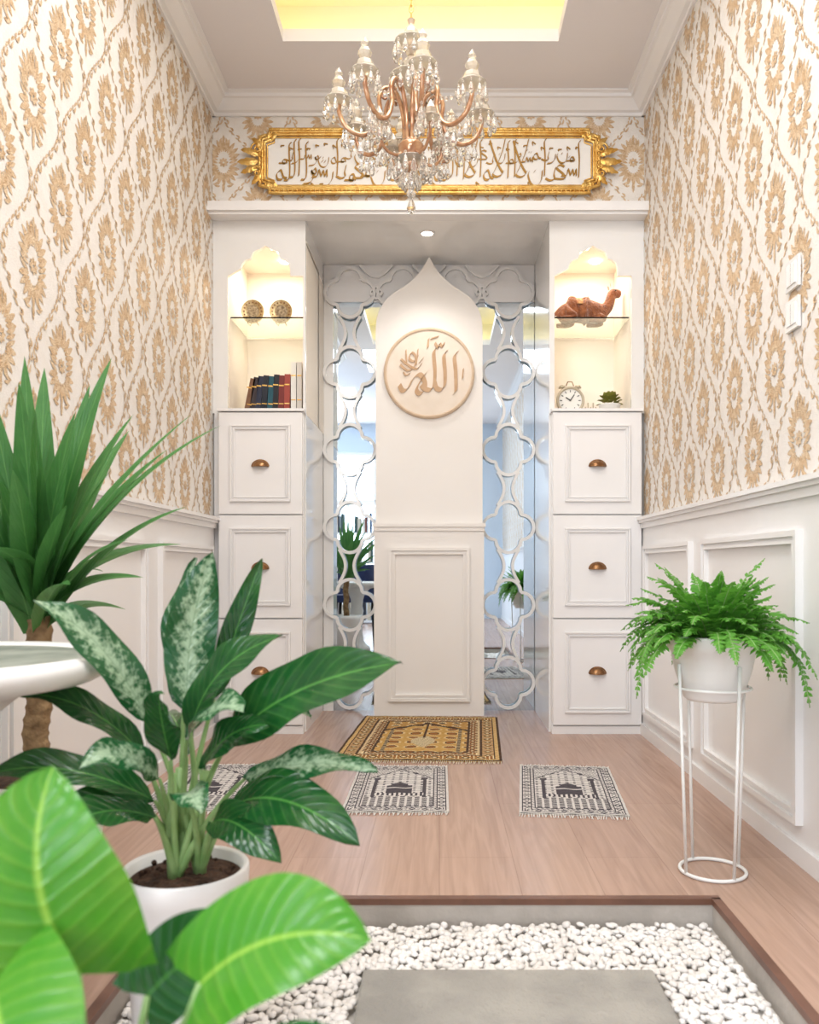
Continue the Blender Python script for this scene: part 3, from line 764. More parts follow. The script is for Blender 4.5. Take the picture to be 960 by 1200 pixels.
mb = MB(); c = (0.612, 3.84, 1.452+0.078); CLK = mat('clock_cream', (196, 184, 162), 0.3, metal=0.4); FACE = mat('clock_face', (246, 244, 238), 0.5)
mb.lathe([(0.0001, 0.02), (0.05, 0.02), (0.062, 0.012), (0.066, -0.015), (0.062, -0.022), (0.054, -0.018), (0.054, -0.012)], c, CLK, 40, 'y')
mb.lathe([(0.0545, -0.012), (0.0001, -0.012)], c, FACE, 40, 'y', smooth=False)
for i in range(12):
    a = i*pi/6; mb.rbox((c[0]+0.043*math.sin(a), c[1]-0.0135, c[2]+0.043*math.cos(a)), (0.003, 0.002, 0.010), a, 'Y', BLACK)
mb.rbox((c[0]+0.008, c[1]-0.015, c[2]+0.012), (0.004, 0.002, 0.036), 0.6, 'Y', BLACK); mb.rbox((c[0]-0.010, c[1]-0.017, c[2]+0.006), (0.0045, 0.002, 0.028), -1.0, 'Y', BLACK)
for s in (-1, 1):
    mb.lathe([(0.0001, 0.016), (0.012, 0.012), (0.018, 0.0), (0.0001, 0.0)], (c[0]+s*0.036, c[1], c[2]+0.060), CLK, 16)
    mb.tube([(c[0]+s*0.028, c[1], c[2]-0.05), (c[0]+s*0.042, c[1], c[2]-0.076)], [0.005, 0.004], CLK, 8)
mb.tube([(c[0]-0.018, c[1], c[2]+0.07), (c[0]-0.01, c[1], c[2]+0.09), (c[0]+0.01, c[1], c[2]+0.09), (c[0]+0.018, c[1], c[2]+0.07)], 0.0025, BRASS, 6)
mb.build('alarm_clock')
mb = MB()
for i in range(5): mb.box(0.690+i*0.012, 0.696+i*0.012, 3.88, 3.885, 1.452, 1.51+0.02*(i % 2), CLK)
mb.box(0.687, 0.747, 3.885, 3.888, 1.465, 1.471, CLK); mb.box(0.687, 0.747, 3.885, 3.888, 1.487, 1.493, CLK); mb.box(0.687, 0.747, 3.87, 3.90, 1.4515, 1.456, CLK)
mb.build('letter_rack')
mb = MB(); c = (0.800, 3.85, 1.4515)
mb.lathe([(0.0001, 0), (0.038, 0), (0.050, 0.058), (0.053, 0.062), (0.048, 0.062), (0.046, 0.055), (0.0001, 0.055)], c, WHITEPOT, 24)
SUC = leaf_mat('succulent_leaf', (112, 122, 48), (186, 176, 84), 'plain', 0.5)
for i in range(160):
    a = i*2.4; el = 0.0+1.5*((i % 17)/17); L = 0.028+0.010*random.random()
    d = Vector((math.cos(a)*math.cos(el), math.sin(a)*math.cos(el), math.sin(el))); p0 = Vector(c)+Vector((0, 0, 0.062))+d*0.030; p2 = p0+d*L
    mb.leaf(p0, (p0+p2)/2+Vector((0, 0, 0.006)), p2, 0.020, (0, 0, 1) if el < 1 else (0, -1, 0), SUC, 'x', 0.3, 0, 1, 4, 1)
mb.build('potted_succulent')

# camel figurine, kneeling
J = [(-.105,0,.050), (-.045,0,.058), (.015,0,.058), (.065,0,.054), (.098,0,.054), (.122,0,.074), (.134,0,.104), (.140,0,.130), (.170,0,.131), (.188,0,.124),
     (-.060,0,.098), (-.060,0,.120), (.012,0,.098), (.012,0,.118)]
R = [.043,.050,.050,.045,.035,.029,.026,.029,.021,.015, .031,.017,.031,.017]
E = [(0,1),(1,2),(2,3),(3,4),(4,5),(5,6),(6,7),(7,8),(8,9),(1,10),(10,11),(2,12),(12,13)]
for s in (-1, 1):
    b = len(J)
    J += [(.062,s*.032,.030),(.104,s*.038,.015),(.044,s*.040,.011),(.020,s*.040,.010)]; R += [.018,.014,.011,.010]; E += [(3,b),(b,b+1),(b+1,b+2),(b+2,b+3)]
    b = len(J)
    J += [(-.085,s*.040,.038),(-.040,s*.052,.019),(-.105,s*.052,.012),(-.128,s*.050,.011)]; R += [.027,.018,.011,.010]; E += [(0,b),(b,b+1),(b+1,b+2),(b+2,b+3)]
b = len(J); J += [(-.140,0,.045),(-.150,0,.020)]; R += [.007,.006]; E += [(0,b),(b,b+1)]
me = bpy.data.meshes.new('camel_figurine'); me.from_pydata(J, E, []); cam_o = bpy.data.objects.new('camel_figurine', me); scene.collection.objects.link(cam_o)
CAM = mat('camel_fur', (172, 104, 60), 0.9, col2=(128, 68, 34), nscale=50, bump=1.0, bscale=160, sheen=0.5)
me.materials.append(CAM)
sk = cam_o.modifiers.new('skin', 'SKIN'); sk.use_smooth_shade = True
for i, v in enumerate(me.skin_vertices[0].data):
    v.radius = (R[i], R[i]); v.use_root = (i == 0)
ss = cam_o.modifiers.new('sub', 'SUBSURF'); ss.levels = 2; ss.render_levels = 2
cam_o.location = (0.682, 3.88, SHELF+0.001); cam_o.scale = (0.96, 0.96, 1.12)
mb = MB()
for s in (-1, 1):
    mb.leaf((.132, s*.016, .150), (.126, s*.028, .160), (.124, s*.031, .170), 0.018, (1, 0, 0), CAM, 'x', 0.3, 0, 1, 5, 2)
    mb.ball((.155, s*.0215, .138), 0.0035, BLACK, 8)
SAD = mat('saddle_cloth', (200, 160, 104), 0.8, col2=(150, 66, 44), nscale=60)
V = []; F = []
for i in range(9):
    for j in range(13):
        x = -.040+.032*i/8; a = -1.25+2.5*j/12; V.append((x, .0515*math.sin(a), .056+.0515*math.cos(a)+0.003))
for i in range(8):
    for j in range(12): F.append((i*13+j, i*13+j+1, (i+1)*13+j+1, (i+1)*13+j))
mb.add(V, F, SAD, True)
mb.build('face_and_saddle', cam_o)

# ------------------------------------------------------------------ woven rugs
def rug(name, w, l, nx, ny, fn, mats, loc, rot, fringe, fm):
    mb = MB(); 
    for m in mats: mb.mi(m)
    hx, hy = w/nx, l/ny; V = []
    for j in range(ny+1):
        for i in range(nx+1):
            V.append((-w/2+i*hx, -l/2+j*hy, 0.006+0.0012*math.sin(i*0.35+j*0.11)+0.0008*math.sin(j*0.5)))
    mb.v = V
    for j in range(ny):
        for i in range(nx):
            a = j*(nx+1)+i; mb.f.append([a, a+1, a+nx+2, a+nx+1]); mb.m.append(fn(i, j, nx, ny)); mb.sm.append(True)
    mb.box(-w/2, w/2, -l/2, l/2, 0.0005, 0.0035, mats[0])
    n = int(w/0.008)
    for s in (-1, 1):
        for i in range(n):
            x = -w/2+w*(i+0.5)/n; dx = random.uniform(-.006, .006); L = fringe*random.uniform(.8, 1.1)
            mb.tube([(x, s*l/2, 0.005), (x+dx*0.5, s*(l/2+L*0.5), 0.004), (x+dx, s*(l/2+L), 0.002)], 0.0016, fm, 4)
    ob = mb.build(name); ob.location = loc; ob.rotation_euler = (0, 0, rot); return ob
RW = mat('rug_ivory', (226, 222, 217), 0.95, col2=(212, 206, 202), nscale=120, bump=0.5, bscale=400)
RB = mat('rug_charcoal', (62, 58, 64), 0.95, col2=(84, 78, 84), nscale=120)
RG = mat('rug_grey', (150, 144, 144), 0.95)
FR = mat('rug_fringe', (240, 236, 230), 0.9)
def bw(i, j, nx, ny):
    u = (i+0.5)/nx*2-1; v = (j+0.5)/ny; au = abs(u); e = min(i, nx-1-i, j, ny-1-j)
    if e < 2: return 0
    if e < 3: return 1
    if e < 9:
        k = (i if (j < 9 or j > ny-10) else j); q = k % 10
        return 1 if abs((e-5.5)) + abs(q-4.5) < 3.4 and not (abs(e-5.5)+abs(q-4.5) < 1.6) or (q in (0, 9) and e in (4, 7)) else 0
    if e < 10: return 1
    if e < 12: return 0 if (i+j) % 4 else 1
    if e < 13: return 1
    if v > 0.66+0.26*(1-au*1.3):
        return 1 if ((i*3+j*2) % 7 < 3 and (i-j*2) % 5 < 3) else 0
    if abs(v-(0.66+0.26*(1-au*1.3))) < 0.018: return 1
    if 0.36 < v < 0.52 and au < 0.26: return 0 if (0.46 < v < 0.475) else 1
    if 0.3 < v < 0.36 and au < 0.5: return (i % 4 < 2)*1
    if 0.28 < v < 0.66 and 0.48 < au < 0.54: return 1
    if 0.66 < v < 0.70 and 0.44 < au < 0.58: return 1
    if 0.52 < v < 0.60 and au < 0.2*(1-(v-0.52)/0.09): return 1
    if v < 0.28: return 1 if ((i+2*j) % 6 < 2 or (i-2*j) % 6 < 2) and (j % 3) else 0
    return 1 if (int(i*0.9) % 6 < 2 and j % 5 < 2) else (2 if (i*7+j*13) % 7 == 0 else 0)
rug('small_prayer_rug', 0.33, 0.57, 84, 140, bw, [RW, RB, RG], (-0.135, 2.785, 0), 0.0, 0.026, FR)
rug('small_prayer_rug', 0.33, 0.60, 84, 140, bw, [RW, RB, RG], (0.437, 2.77, 0), -0.10, 0.03, FR)
rug('small_prayer_rug', 0.33, 0.58, 84, 140, bw, [RW, RB, RG], (-0.785, 2.80, 0), 0.04, 0.03, FR)
GA = mat('rug_gold', (192, 146, 74), 0.95, col2=(208, 168, 98), nscale=90, bump=0.4, bscale=300); GB = mat('rug_brown', (74, 50, 34), 0.95); GC = mat('rug_sand', (232, 212, 168), 0.95); GD = mat('rug_ochre', (150, 96, 48), 0.95)
def gd(i, j, nx, ny):
    u = (i+0.5)/nx*2-1; v = (j+0.5)/ny; au = abs(u); e = min(i, nx-1-i, j, ny-1-j)
    if e < 2: return 1
    if e < 5: return 0 if (i+j) % 4 else 2
    if e < 6: return 1
    if e < 15:
        k = (i if (j < 15 or j > ny-16) else j); q = k % 12; d = abs(e-10)+abs(q-5.5)
        return 2 if d < 2 else (1 if d < 4 else (0 if d < 5.5 else (3 if q % 3 else 2)))
    if e < 17: return 1
    if e < 19: return 2 if (i+j) % 3 else 3
    if e < 26:
        k = (i if (j < 26 or j > ny-27) else j); return 1 if (k+e) % 6 < 2 else (2 if (k-e) % 6 < 2 else 3)
    if e < 28: return 1
    t = 0.60+0.20*(1-au*1.45)
    if abs(v-t) < 0.018: return 1
    if v > t:
        d = (i % 14-7)**2+(j % 14-7)**2
        return 1 if d < 10 else (2 if d < 20 else (3 if (i+j) % 3 == 0 else 0))
    if au < 0.02 and v > 0.45: return 1
    if au < 0.16*math.sin(max(0, min(1, (v-0.25)/0.25))*pi) : return 1 if (i+j) % 3 == 0 else 2
    if 0.44 < au < 0.50: return 1 if j % 4 else 2
    d = (i % 16-8)**2+(j % 18-9)**2
    return 3 if d < 14 else (1 if d < 24 else (2 if d < 44 and (i+j) % 2 else 0))
rug('gold_prayer_rug', 0.66, 0.92, 130, 180, gd, [GA, GB, GC, GD], (-0.065, 3.625, 0), -0.05, 0.035, mat('rug_fringe_cream', (232, 220, 196), 0.9))

# ------------------------------------------------------------------ pebbles and paver
bm = bmesh.new(); bmesh.ops.create_icosphere(bm, subdivisions=2, radius=1); bm.verts.ensure_lookup_table()
BV = np.array([v.co[:] for v in bm.verts]); BF = [[v.index for v in f.verts] for f in bm.faces]; bm.free()
V = []; F = []; o = 0; rr = random.Random(5)
def peb(x, y, z, r):
    global o
    a = rr.random()*6.28; sx, sy, sz = r*rr.uniform(.8, 1.4), r*rr.uniform(.7, 1.0), r*rr.uniform(.5, .8)
    P = BV*np.array([sx, sy, sz])*(1+0.12*np.sin(BV[:, [1, 2, 0]]*3+rr.random()*6))
    c, s = math.cos(a), math.sin(a); tl = rr.uniform(-.4, .4); ct, st = math.cos(tl), math.sin(tl)
    P = P @ np.array([[1,0,0],[0,ct,st],[0,-st,ct]]) @ np.array([[c,s,0],[-s,c,0],[0,0,1]])
    V.append(P+np.array([x, y, z])); F.extend([[i+o for i in f] for f in BF]); o += len(BV)
SX0, SX1, SY0, SY1 = -0.15, 0.42, 1.05, 1.61
y = PY0+0.015
while y < PY1-0.012:
    x = PX0+0.015
    st = 0.0135 if y > 1.38 else 0.022
    while x < PX1-0.012:
        xx, yy_ = x+rr.uniform(-.005, .005), y+rr.uniform(-.005, .005)
        ok = not (SX0-0.010 < xx < SX1+0.010 and SY0-0.010 < yy_ < SY1+0.010)
        if ok and (xx+0.387)**2+(yy_-1.25)**2 > 0.085**2:
            xx = min(max(xx, PX0+.018), PX1-.018); yy_ = min(max(yy_, PY0+.018), PY1-.018)
            peb(xx, yy_, -0.056+rr.uniform(-.004, .008), st*rr.uniform(.52, .80))
        x += st
    y += st
me = bpy.data.meshes.new('white_pebbles'); me.from_pydata(np.concatenate(V).tolist(), [], F); me.materials.append(PEB)
me.polygons.foreach_set('use_smooth', [True]*len(me.polygons))
ob = bpy.data.objects.new('white_pebbles', me); scene.collection.objects.link(ob)
mb = MB(); mb.box(PX0+t*1.5, PX1-t*1.5, PY0+.005, PY1-.005, -0.119, -0.066, mat('gravel_bed', (216, 211, 204), 0.9, col2=(190, 184, 176), nscale=80)); mb.build('gravel_bed')
mb = MB(); mb.box(SX0, SX1, SY0, SY1, -0.066, -0.038, STONE); mb.build('stone_paver', bevel=0.006)

# ------------------------------------------------------------------ light switches
for zc_ in (1.515, 1.410):
    mb = MB(); x = XR-0.003
    mb.box(x-0.008, x, 2.10, 2.175, zc_-0.040, zc_+0.040, WHITEG); mb.box(x-0.011, x-0.008, 2.111, 2.164, zc_-0.028, zc_+0.028, WHITE)
    mb.box(x-0.0115, x-0.0109, 2.137, 2.138, zc_-0.028, zc_+0.028, RG); mb.build('light_switch', bevel=0.002)

# ------------------------------------------------------------------ fern on wire stand
fern = empty('potted_fern_on_stand'); fx_, fy_ = 0.674, 2.02
mb = MB()
def ring(r, z, w=0.004): mb.tube([(fx_+r*math.cos(2*pi*i/40), fy_+r*math.sin(2*pi*i/40), z) for i in range(40)], w, WMETAL, 8, True)
ring(0.078, 0.005, 0.0045); ring(0.090, 0.455, 0.0035)
for i in range(4):
    a = 2*pi*i/4+0.35; mb.tube([(fx_+0.078*math.cos(a), fy_+0.078*math.sin(a), 0.005), (fx_+0.098*math.cos(a), fy_+0.098*math.sin(a), 0.515)], 0.004, WMETAL, 8)
mb.tube([(fx_-0.09, fy_, 0.455), (fx_, fy_, 0.42), (fx_+0.09, fy_, 0.455)], 0.003, WMETAL, 6)
mb.build('wire_stand', fern)
mb = MB()
mb.lathe([(0.0001, 0.424), (0.062, 0.424), (0.070, 0.432), (0.092, 0.50), (0.101, 0.545), (0.108, 0.548), (0.113, 0.58), (0.112, 0.584), (0.104, 0.583), (0.100, 0.57), (0.0001, 0.57)], (fx_, fy_, 0), WHITEPOT, 48)
mb.lathe([(0.100, 0.572), (0.0001, 0.576)], (fx_, fy_, 0), SOIL, 32)
mb.build('white_pot', fern)
FERN = leaf_mat('fern_green', (66, 148, 44), (150, 212, 92), 'plain', 0.5, 0.4, 60)
mb = MB(); rf = random.Random(11)
for k in range(150):
    a = k*2.39996+rf.uniform(-.2, .2); ly = k/150
    el = 1.38-1.05*ly+rf.uniform(-.15, .15); L = rf.uniform(.11, .20)
    if k < 30: L *= 0.86
    front = math.sin(a) < -0.45      # fronds over the pot's room side stay short
    d = Vector((math.cos(a), math.sin(a), 0)); r0 = 0.012+0.07*ly
    p0 = Vector((fx_, fy_, 0.575))+d*r0
    p1 = p0+(d*math.cos(el)+Vector((0, 0, math.sin(el))))*L*0.70
    drop = (0.50-1.65*ly) if not front else (0.35-0.95*ly)
    side = 0.58 if not front else 0.34
    p2 = p1+d*L*side+Vector((0, 0, L*drop))
    for q in (p1, p2):
        q.x = min(q.x, XR-0.045-0.02*rf.random()); q.x = max(q.x, fx_-0.195)
    n = 24; pts = []
    for i in range(n+1):
        t = i/n; pts.append(p0*(1-t)**2+p1*2*t*(1-t)+p2*t*t)
    mb.tube(pts[::2], 0.0011, STEM, 4)
    for i in range(2, n):
        t = i/n; T = (pts[i+1]-pts[i-1]).normalized(); S_ = T.cross(Vector((0, 0, 1)))
        if S_.length < .05: S_ = Vector((-d.y, d.x, 0))
        S_.normalize(); Nn = S_.cross(T).normalized(); pl = 0.027*(math.sin(pi*min(1, t*0.86+0.14))**0.7)*rf.uniform(.8, 1.15)
        for s in (-1, 1):
            dirv = (S_*s+T*0.35+Nn*rf.uniform(-.5, .3)).normalized(); b = pts[i]; wv = T*0.0050
            e1 = b+dirv*pl*0.35; e2 = b+dirv*pl*0.75; tip = b+dirv*pl-Vector((0, 0, .003))
            Vv = [b-wv*.5, b+wv*.5, e1-wv, e1+wv, e2-wv*.7, e2+wv*.7, tip]
            for q in Vv: q.x = min(q.x, XR-0.046)
            mb.add(Vv, [(0,2,3,1),(2,4,5,3),(4,6,5)], FERN, True, [(0.4,t),(0.6,t),(0.1,t),(0.9,t),(0.2,t),(0.8,t),(0.5,t)])
mb.build('fern_fronds', fern)

# ------------------------------------------------------------------ stone pedestal basin (left)
mb = MB(); c = (-0.745, 1.2, 0)
mb.lathe([(0.0001, 0), (0.12, 0), (0.12, 0.03), (0.09, 0.05), (0.065, 0.08), (0.05, 0.16), (0.045, 0.26), (0.06, 0.36), (0.05, 0.40), (0.055, 0.46), (0.075, 0.52), (0.12, 0.558), (0.18, 0.574), (0.225, 0.580), (0.243, 0.590), (0.248, 0.602),
          (0.246, 0.614), (0.236, 0.621), (0.226, 0.618), (0.220, 0.606), (0.0001, 0.602)], c, WHITEPOT, 72)
mb.lathe([(0.219, 0.615), (0.0001, 0.615)], c, mat('basin_stone_plate', (120, 128, 118), 0.55, col2=(160, 164, 154), nscale=12), 48, smooth=False)
mb.build('pedestal_basin')

# ------------------------------------------------------------------ dracaena
dr = empty('potted_dracaena'); dx_, dy_ = -0.795, 1.62
mb = MB()
mb.lathe([(0.0001, 0), (0.095, 0), (0.10, 0.01), (0.128, 0.30), (0.134, 0.31), (0.134, 0.345), (0.124, 0.345), (0.12, 0.32), (0.0001, 0.32)], (dx_, dy_, 0), WHITEPOT, 40)
mb.lathe([(0.12, 0.325), (0.0001, 0.33)], (dx_, dy_, 0), SOIL, 30); mb.build('white_pot', dr)
mb = MB(); pts = []; rad = []
for i in range(40):
    z = 0.32+0.33*i/39; pts.append((dx_+0.004*math.sin(i*.4), dy_, z)); rad.append(0.023+0.0025*(i % 3 == 0)+0.0)
mb.tube(pts, rad, BARK, 14); mb.build('trunk', dr)
DG = leaf_mat('dracaena_green', (42, 108, 50), (124, 182, 102), 'plain', 0.32, 0.25, 12)
mb = MB(); rd = random.Random(21)
def dleaf(tip, w=0.042, bend=0.05):
    b = Vector((dx_, dy_, 0.62+0.10*rd.random())); tip = Vector(tip)
    h = Vector((tip.x-b.x, tip.y-b.y, 0)); b = b+h.normalized()*0.012
    mid = (b+tip)/2+Vector((0, 0, bend*(tip-b).length*2))-h*0.10
    N = Vector((-h.x*0.2, -h.y*0.2-0.6, 1.0)) if abs(h.length) > 0.16 else Vector((rd.uniform(-.4, .4), -1, 0.15))
    mb.leaf(b, mid, tip, w*1.3, N, DG, 'sword', 0.35, 0.0, 1, 14, 2, xlim=(XL+0.02, 5))
for tp, w, bd in [((-0.785,1.55,1.15),.048,.02), ((-0.64,1.60,1.16),.036,.05), ((-0.725,1.70,1.13),.04,.03), ((-0.483,1.60,1.05),.030,.03), ((-0.42,1.58,1.025),.032,.07), ((-0.55,1.66,0.99),.035,.05),
                  ((-0.60,1.50,0.93),.046,.06), ((-0.50,1.62,0.87),.032,.09), ((-0.585,1.62,0.73),.032,.12), ((-0.56,1.78,0.80),.032,.1), ((-0.86,1.55,1.11),.044,.03), ((-0.93,1.62,1.06),.04,.05),
                  ((-0.975,1.58,0.93),.04,.05), ((-0.985,1.70,0.83),.036,.08), ((-0.83,1.42,1.02),.046,.04), ((-0.72,1.46,1.03),.044,.04), ((-0.90,1.40,0.93),.044,.06), ((-0.64,1.42,0.72),.038,.12),
                  ((-0.70,1.85,1.06),.036,.04), ((-0.86,1.90,1.0),.036,.05), ((-0.67,1.75,0.66),.032,.14), ((-0.78,1.38,0.78),.04,.1), ((-0.95,1.48,0.70),.036,.12), ((-0.80,1.95,0.74),.034,.12),
                  ((-0.68,1.53,1.04),.044,.04), ((-0.77,1.50,1.09),.046,.03), ((-0.90,1.52,1.03),.046,.05), ((-0.66,1.45,0.86),.044,.07), ((-0.57,1.50,0.80),.036,.10), ((-0.84,1.48,0.90),.046,.05), ((-0.74,1.42,0.92),.046,.05),
                  ((-0.62,1.66,1.06),.036,.04), ((-0.54,1.55,0.94),.032,.06), ((-0.81,1.68,1.16),.044,.02)]:
    dleaf(tp, w, bd)
mb.build('sword_leaves', dr)

# ------------------------------------------------------------------ aglaonema
ag = empty('potted_aglaonema'); ax, ay = -0.387, 1.25
mb = MB(); zb = -0.066
mb.lathe([(0.0001, zb), (0.066, zb), (0.070, zb+0.01), (0.088, 0.25), (0.094, 0.262), (0.095, 0.292), (0.092, 0.296), (0.085, 0.292), (0.083, 0.275), (0.0001, 0.275)], (ax, ay, 0), WHITEPOT, 48)
mb.lathe([(0.084, 0.278), (0.05, 0.284), (0.0001, 0.286)], (ax, ay, 0), SOIL, 30)
for i in range(60):
    a = rd.random()*6.28; r = 0.078*math.sqrt(rd.random()); mb.ball((ax+r*math.cos(a), ay+r*math.sin(a), 0.284), rd.uniform(.002, .005), SOIL, 6)
mb.build('white_pot', ag)
AS = leaf_mat('aglaonema_silver', (30, 88, 46), (176, 202, 168), 'silver', 0.24, 0.15, 95)
AGn = leaf_mat('aglaonema_green', (20, 76, 32), (82, 146, 66), 'green', 0.20, 0.15, 16)
mb = MB()
AL = [((-.385,1.25,.535),(-.395,1.27,.66),(-.345,1.25,.775),.118,(.25,-1,.1),1),
      ((-.40,1.28,.53),(-.43,1.30,.66),(-.385,1.30,.765),.090,(-.5,-1,.2),1),
      ((-.36,1.31,.54),(-.33,1.34,.66),(-.29,1.34,.765),.070,(.2,-1,.3),0),
      ((-.435,1.23,.515),(-.48,1.18,.66),(-.565,1.14,.705),.098,(.3,-.9,.9),1),
      ((-.455,1.26,.46),(-.52,1.22,.565),(-.62,1.2,.565),.08,(.1,-.7,1),0),
      ((-.315,1.22,.490),(-.215,1.16,.595),(-.050,1.10,.622),.160,(-.25,-1,.75),0),
      ((-.375,1.23,.50),(-.34,1.20,.62),(-.225,1.18,.652),.098,(-.3,-.9,.6),0),
      ((-.37,1.20,.50),(-.31,1.14,.575),(-.262,1.10,.555),.10,(0,-.7,1),1),
      ((-.29,1.22,.435),(-.20,1.17,.485),(-.085,1.13,.470),.085,(0,-.8,1),1),
      ((-.305,1.20,.40),(-.22,1.13,.46),(-.105,1.08,.385),.130,(.3,-.9,.7),0),
      ((-.42,1.21,.405),(-.53,1.14,.50),(-.64,1.12,.46),.095,(0,-.7,1),0),
      ((-.41,1.18,.39),(-.46,1.08,.45),(-.49,1.04,.40),.08,(0,-.8,.6),0),
      ((-.36,1.17,.42),(-.33,1.08,.47),(-.30,1.03,.44),.08,(0,-.6,.8),1),
      ((-.40,1.30,.45),(-.46,1.40,.53),(-.50,1.48,.48),.085,(0,.4,1),0),
      ((-.35,1.30,.45),(-.28,1.40,.53),(-.23,1.47,.48),.085,(0,.4,1),1),
      ((-.35,1.20,.455),(-.30,1.15,.53),(-.235,1.12,.535),.085,(-.2,-.9,.8),0),
      ((-.41,1.20,.44),(-.44,1.12,.52),(-.475,1.08,.485),.08,(.2,-.8,.7),1),
      ((-.39,1.19,.47),(-.39,1.13,.56),(-.375,1.10,.58),.08,(0,-.9,.5),0),
      ((-.33,1.19,.38),(-.28,1.12,.42),(-.21,1.09,.355),.10,(.2,-.9,.6),0),
      ((-.43,1.20,.40),(-.50,1.13,.44),(-.55,1.10,.37),.09,(-.2,-.9,.6),0)]
for i, (b, c_, tp, w, N, s) in enumerate(AL):
    mb.leaf(b, c_, tp, w, N, AS if s else AGn, 'lance', 0.28, 0.006, 13, 18, 4, ph=i)
    root = Vector((ax+0.02*math.cos(i*2.1), ay+0.02*math.sin(i*2.1), 0.28)); bb = Vector(b)
    mid = root*0.5+bb*0.5+Vector(((root.x-ax)*0.3, 0, 0.03)); 
    P = [root*(1-t)**2+mid*2*t*(1-t)+bb*t*t for t in [k/8 for k in range(9)]]
    mb.tube(P, [0.0070-0.0045*k/8 for k in range(9)], STEM, 8)
for k in range(3):
    a = k*2.1; mb.tube([(ax+0.022*math.cos(a), ay+0.022*math.sin(a), 0.275), (ax+0.024*math.cos(a)-.004, ay+0.02*math.sin(a), 0.36), (ax+0.03*math.cos(a), ay+0.02*math.sin(a), 0.44)], [.010, .009, .006], STEM, 10)
mb.build('leaves_and_stems', ag)

# ------------------------------------------------------------------ foreground philodendron
ph_ = empty('potted_philodendron'); px_, py_ = -0.27, 0.60
mb = MB()
mb.lathe([(0.0001, 0), (0.085, 0), (0.09, 0.01), (0.112, 0.24), (0.118, 0.25), (0.118, 0.28), (0.108, 0.28), (0.105, 0.26), (0.0001, 0.26)], (px_, py_, 0), WHITEPOT, 40)
mb.lathe([(0.105, 0.265), (0.0001, 0.268)], (px_, py_, 0), SOIL, 30); mb.build('white_pot', ph_)
PL = leaf_mat('philodendron_lime', (74, 150, 42), (158, 206, 84), 'green', 0.25, 0.28, 14)
PD = leaf_mat('philodendron_green', (30, 92, 40), (84, 150, 70), 'green', 0.25, 0.2, 10)
mb = MB()
FL = [((-.265,.60,.452),(-.30,.57,.53),(-.292,.62,.60),.125,(.15,-1,.35),PL,.03),
      ((-.305,.56,.465),(-.27,.50,.45),(-.235,.50,.40),.105,(-.2,-.5,1),PL,.03),
      ((-.175,.60,.445),(-.12,.58,.505),(-.048,.58,.486),.100,(-.15,-.75,.9),PL,.03),
      ((-.235,.66,.405),(-.20,.66,.445),(-.150,.67,.462),.07,(0,-1,.6),PD,.02),
      ((-.12,.50,.425),(-.07,.46,.450),(-.02,.45,.42),.09,(0,-.9,1),PD,.02),
      ((-.33,.62,.40),(-.38,.60,.46),(-.43,.60,.42),.10,(0,-.6,1),PD,.03),
      ((-.22,.55,.39),(-.18,.50,.42),(-.13,.48,.385),.09,(0,-.6,1),PD,.02)]
for i, (b, c_, tp, w, N, m, lb) in enumerate(FL):
    mb.leaf(b, c_, tp, w, N, m, 'heart', 0.22, 0.003, 9, 18, 5, lobe=lb, ph=i)
    root = Vector((px_+0.02*math.cos(i*1.7), py_+0.02*math.sin(i*1.7), 0.262)); bb = Vector(b)
    mid = root*0.4+bb*0.6+Vector(((bb.x-px_)*0.2, 0, -0.01)); P = [root*(1-t)**2+mid*2*t*(1-t)+bb*t*t for t in [k/8 for k in range(9)]]
    mb.tube(P, [0.006-0.003*k/8 for k in range(9)], STEM, 8)
mb.build('heart_leaves', ph_)

# ------------------------------------------------------------------ furniture of the adjoining room (seen in the mirror)
mb = MB(); hx, hy = -0.80, 0.72
mb.box(hx-0.2, hx+0.2, hy-0.2, hy+0.2, 0.42, 0.49, NAVY)
for sx in (-1, 1):
    for sy in (-1, 1): mb.tube([(hx+sx*0.17, hy+sy*0.17, 0.42), (hx+sx*0.19, hy+sy*0.19, 0.0)], [0.016, 0.011], BLACK, 8)
for i in range(9):
    a = -0.9+1.8*i/8; mb.rbox((hx+0.21*math.sin(a), hy-0.21*math.cos(a)-0.0, 0.63), (0.055, 0.035, 0.30), a, 'Z', NAVY)
mb.build('navy_chair', bevel=0.01)
mb = MB(); bx0, bx1, by0, by1 = -1.62, -0.82, -2.6, -2.3
for x in (bx0, -1.23, bx1-0.02): mb.box(x, x+0.02, by0, by1, 0, 1.62, WHITE)
for k in range(5): mb.box(bx0+0.02, bx1-0.02, by0, by1, 0.02+0.39*k, 0.045+0.39*k, WHITE)
mb.build('bookshelf')
mb = MB(); cols = [mat('shelf_book_%d' % i, c, 0.6) for i, c in enumerate([(70, 92, 120), (200, 190, 170), (120, 70, 60), (60, 80, 76), (226, 220, 210), (44, 48, 60)])]
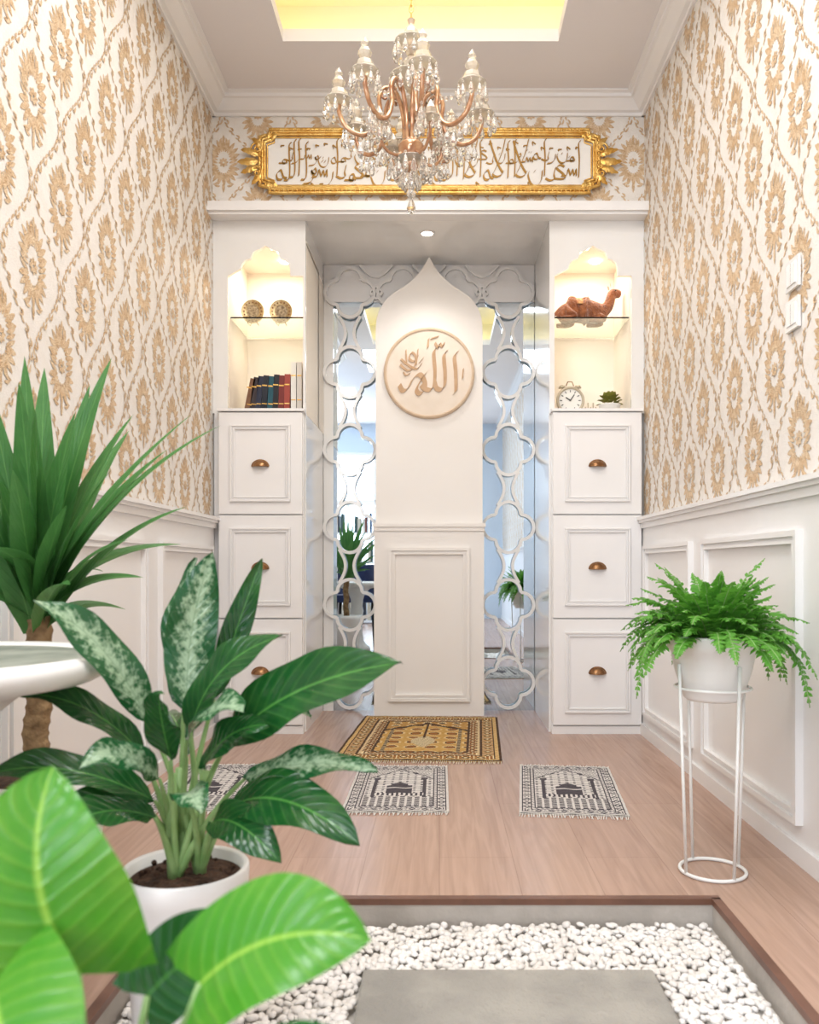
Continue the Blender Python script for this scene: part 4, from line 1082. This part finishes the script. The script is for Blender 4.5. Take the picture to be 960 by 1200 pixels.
for k in range(4):
    for (s0, s1) in ((bx0+0.03, -1.25), (-1.20, bx1-0.04)):
        x = s0
        while x < s1-0.05:
            w_ = random.uniform(.02, .045); h_ = random.uniform(.18, .30)
            if random.random() < 0.78: mb.box(x, x+w_-0.003, by0+0.05, by1-0.03, 0.046+0.39*k, 0.046+0.39*k+h_, random.choice(cols))
            x += w_
mb.build('shelf_books')

# ------------------------------------------------------------------ lighting
def area(name, loc, rot, sx, sy, e, col):
    L = bpy.data.lights.new(name, 'AREA'); L.shape = 'RECTANGLE'; L.size = sx; L.size_y = sy; L.energy = e; L.color = col
    o = bpy.data.objects.new(name, L); o.location = loc; o.rotation_euler = rot; scene.collection.objects.link(o); return o
area('window_daylight', (-1.9, -3.45, 1.35), (pi/2, 0, -0.25), 1.9, 2.1, 135, (0.88, 0.94, 1.0))
area('tray_fill_light', (-0.07, 1.9, 3.085), (0, 0, 0), 0.8, 1.6, 30, (0.98, 0.97, 0.97))  # added soft top fill; the tray's own source is the cove strip
area('entry_fill_light', (-0.3, 0.2, CEILZ-0.01), (0, 0, 0), 0.9, 0.9, 38, (0.96, 0.98, 1.0))  # unseen fill light added overhead to brighten the corridor, no fixture here
area('living_fill_light', (-1.6, -1.6, CEILZ-0.01), (0, 0, 0), 1.2, 1.2, 40, (0.92, 0.96, 1.0))  # added fill for the room behind the camera, not an actual fixture
w = bpy.data.worlds.new('World'); scene.world = w; w.use_nodes = True
w.node_tree.nodes['Background'].inputs[0].default_value = (0.78, 0.89, 1.0, 1); w.node_tree.nodes['Background'].inputs[1].default_value = 1.6
scene.view_settings.view_transform = 'Standard'
scene.view_settings.exposure = 0.0

# ------------------------------------------------------------------ camera
cd = bpy.data.cameras.new('camera'); cam = bpy.data.objects.new('camera', cd); scene.collection.objects.link(cam)
cam.location = (0, 0, 0.75); cam.rotation_euler = (pi/2, 0, 0)
cd.sensor_fit = 'VERTICAL'; cd.sensor_height = 36; cd.sensor_width = 28.8; cd.lens = 28.8
cd.shift_x = -35/1200; cd.shift_y = 65/1200; cd.clip_start = 0.02
cd.dof.use_dof = True; cd.dof.focus_distance = 3.2; cd.dof.aperture_fstop = 5.6
scene.camera = cam
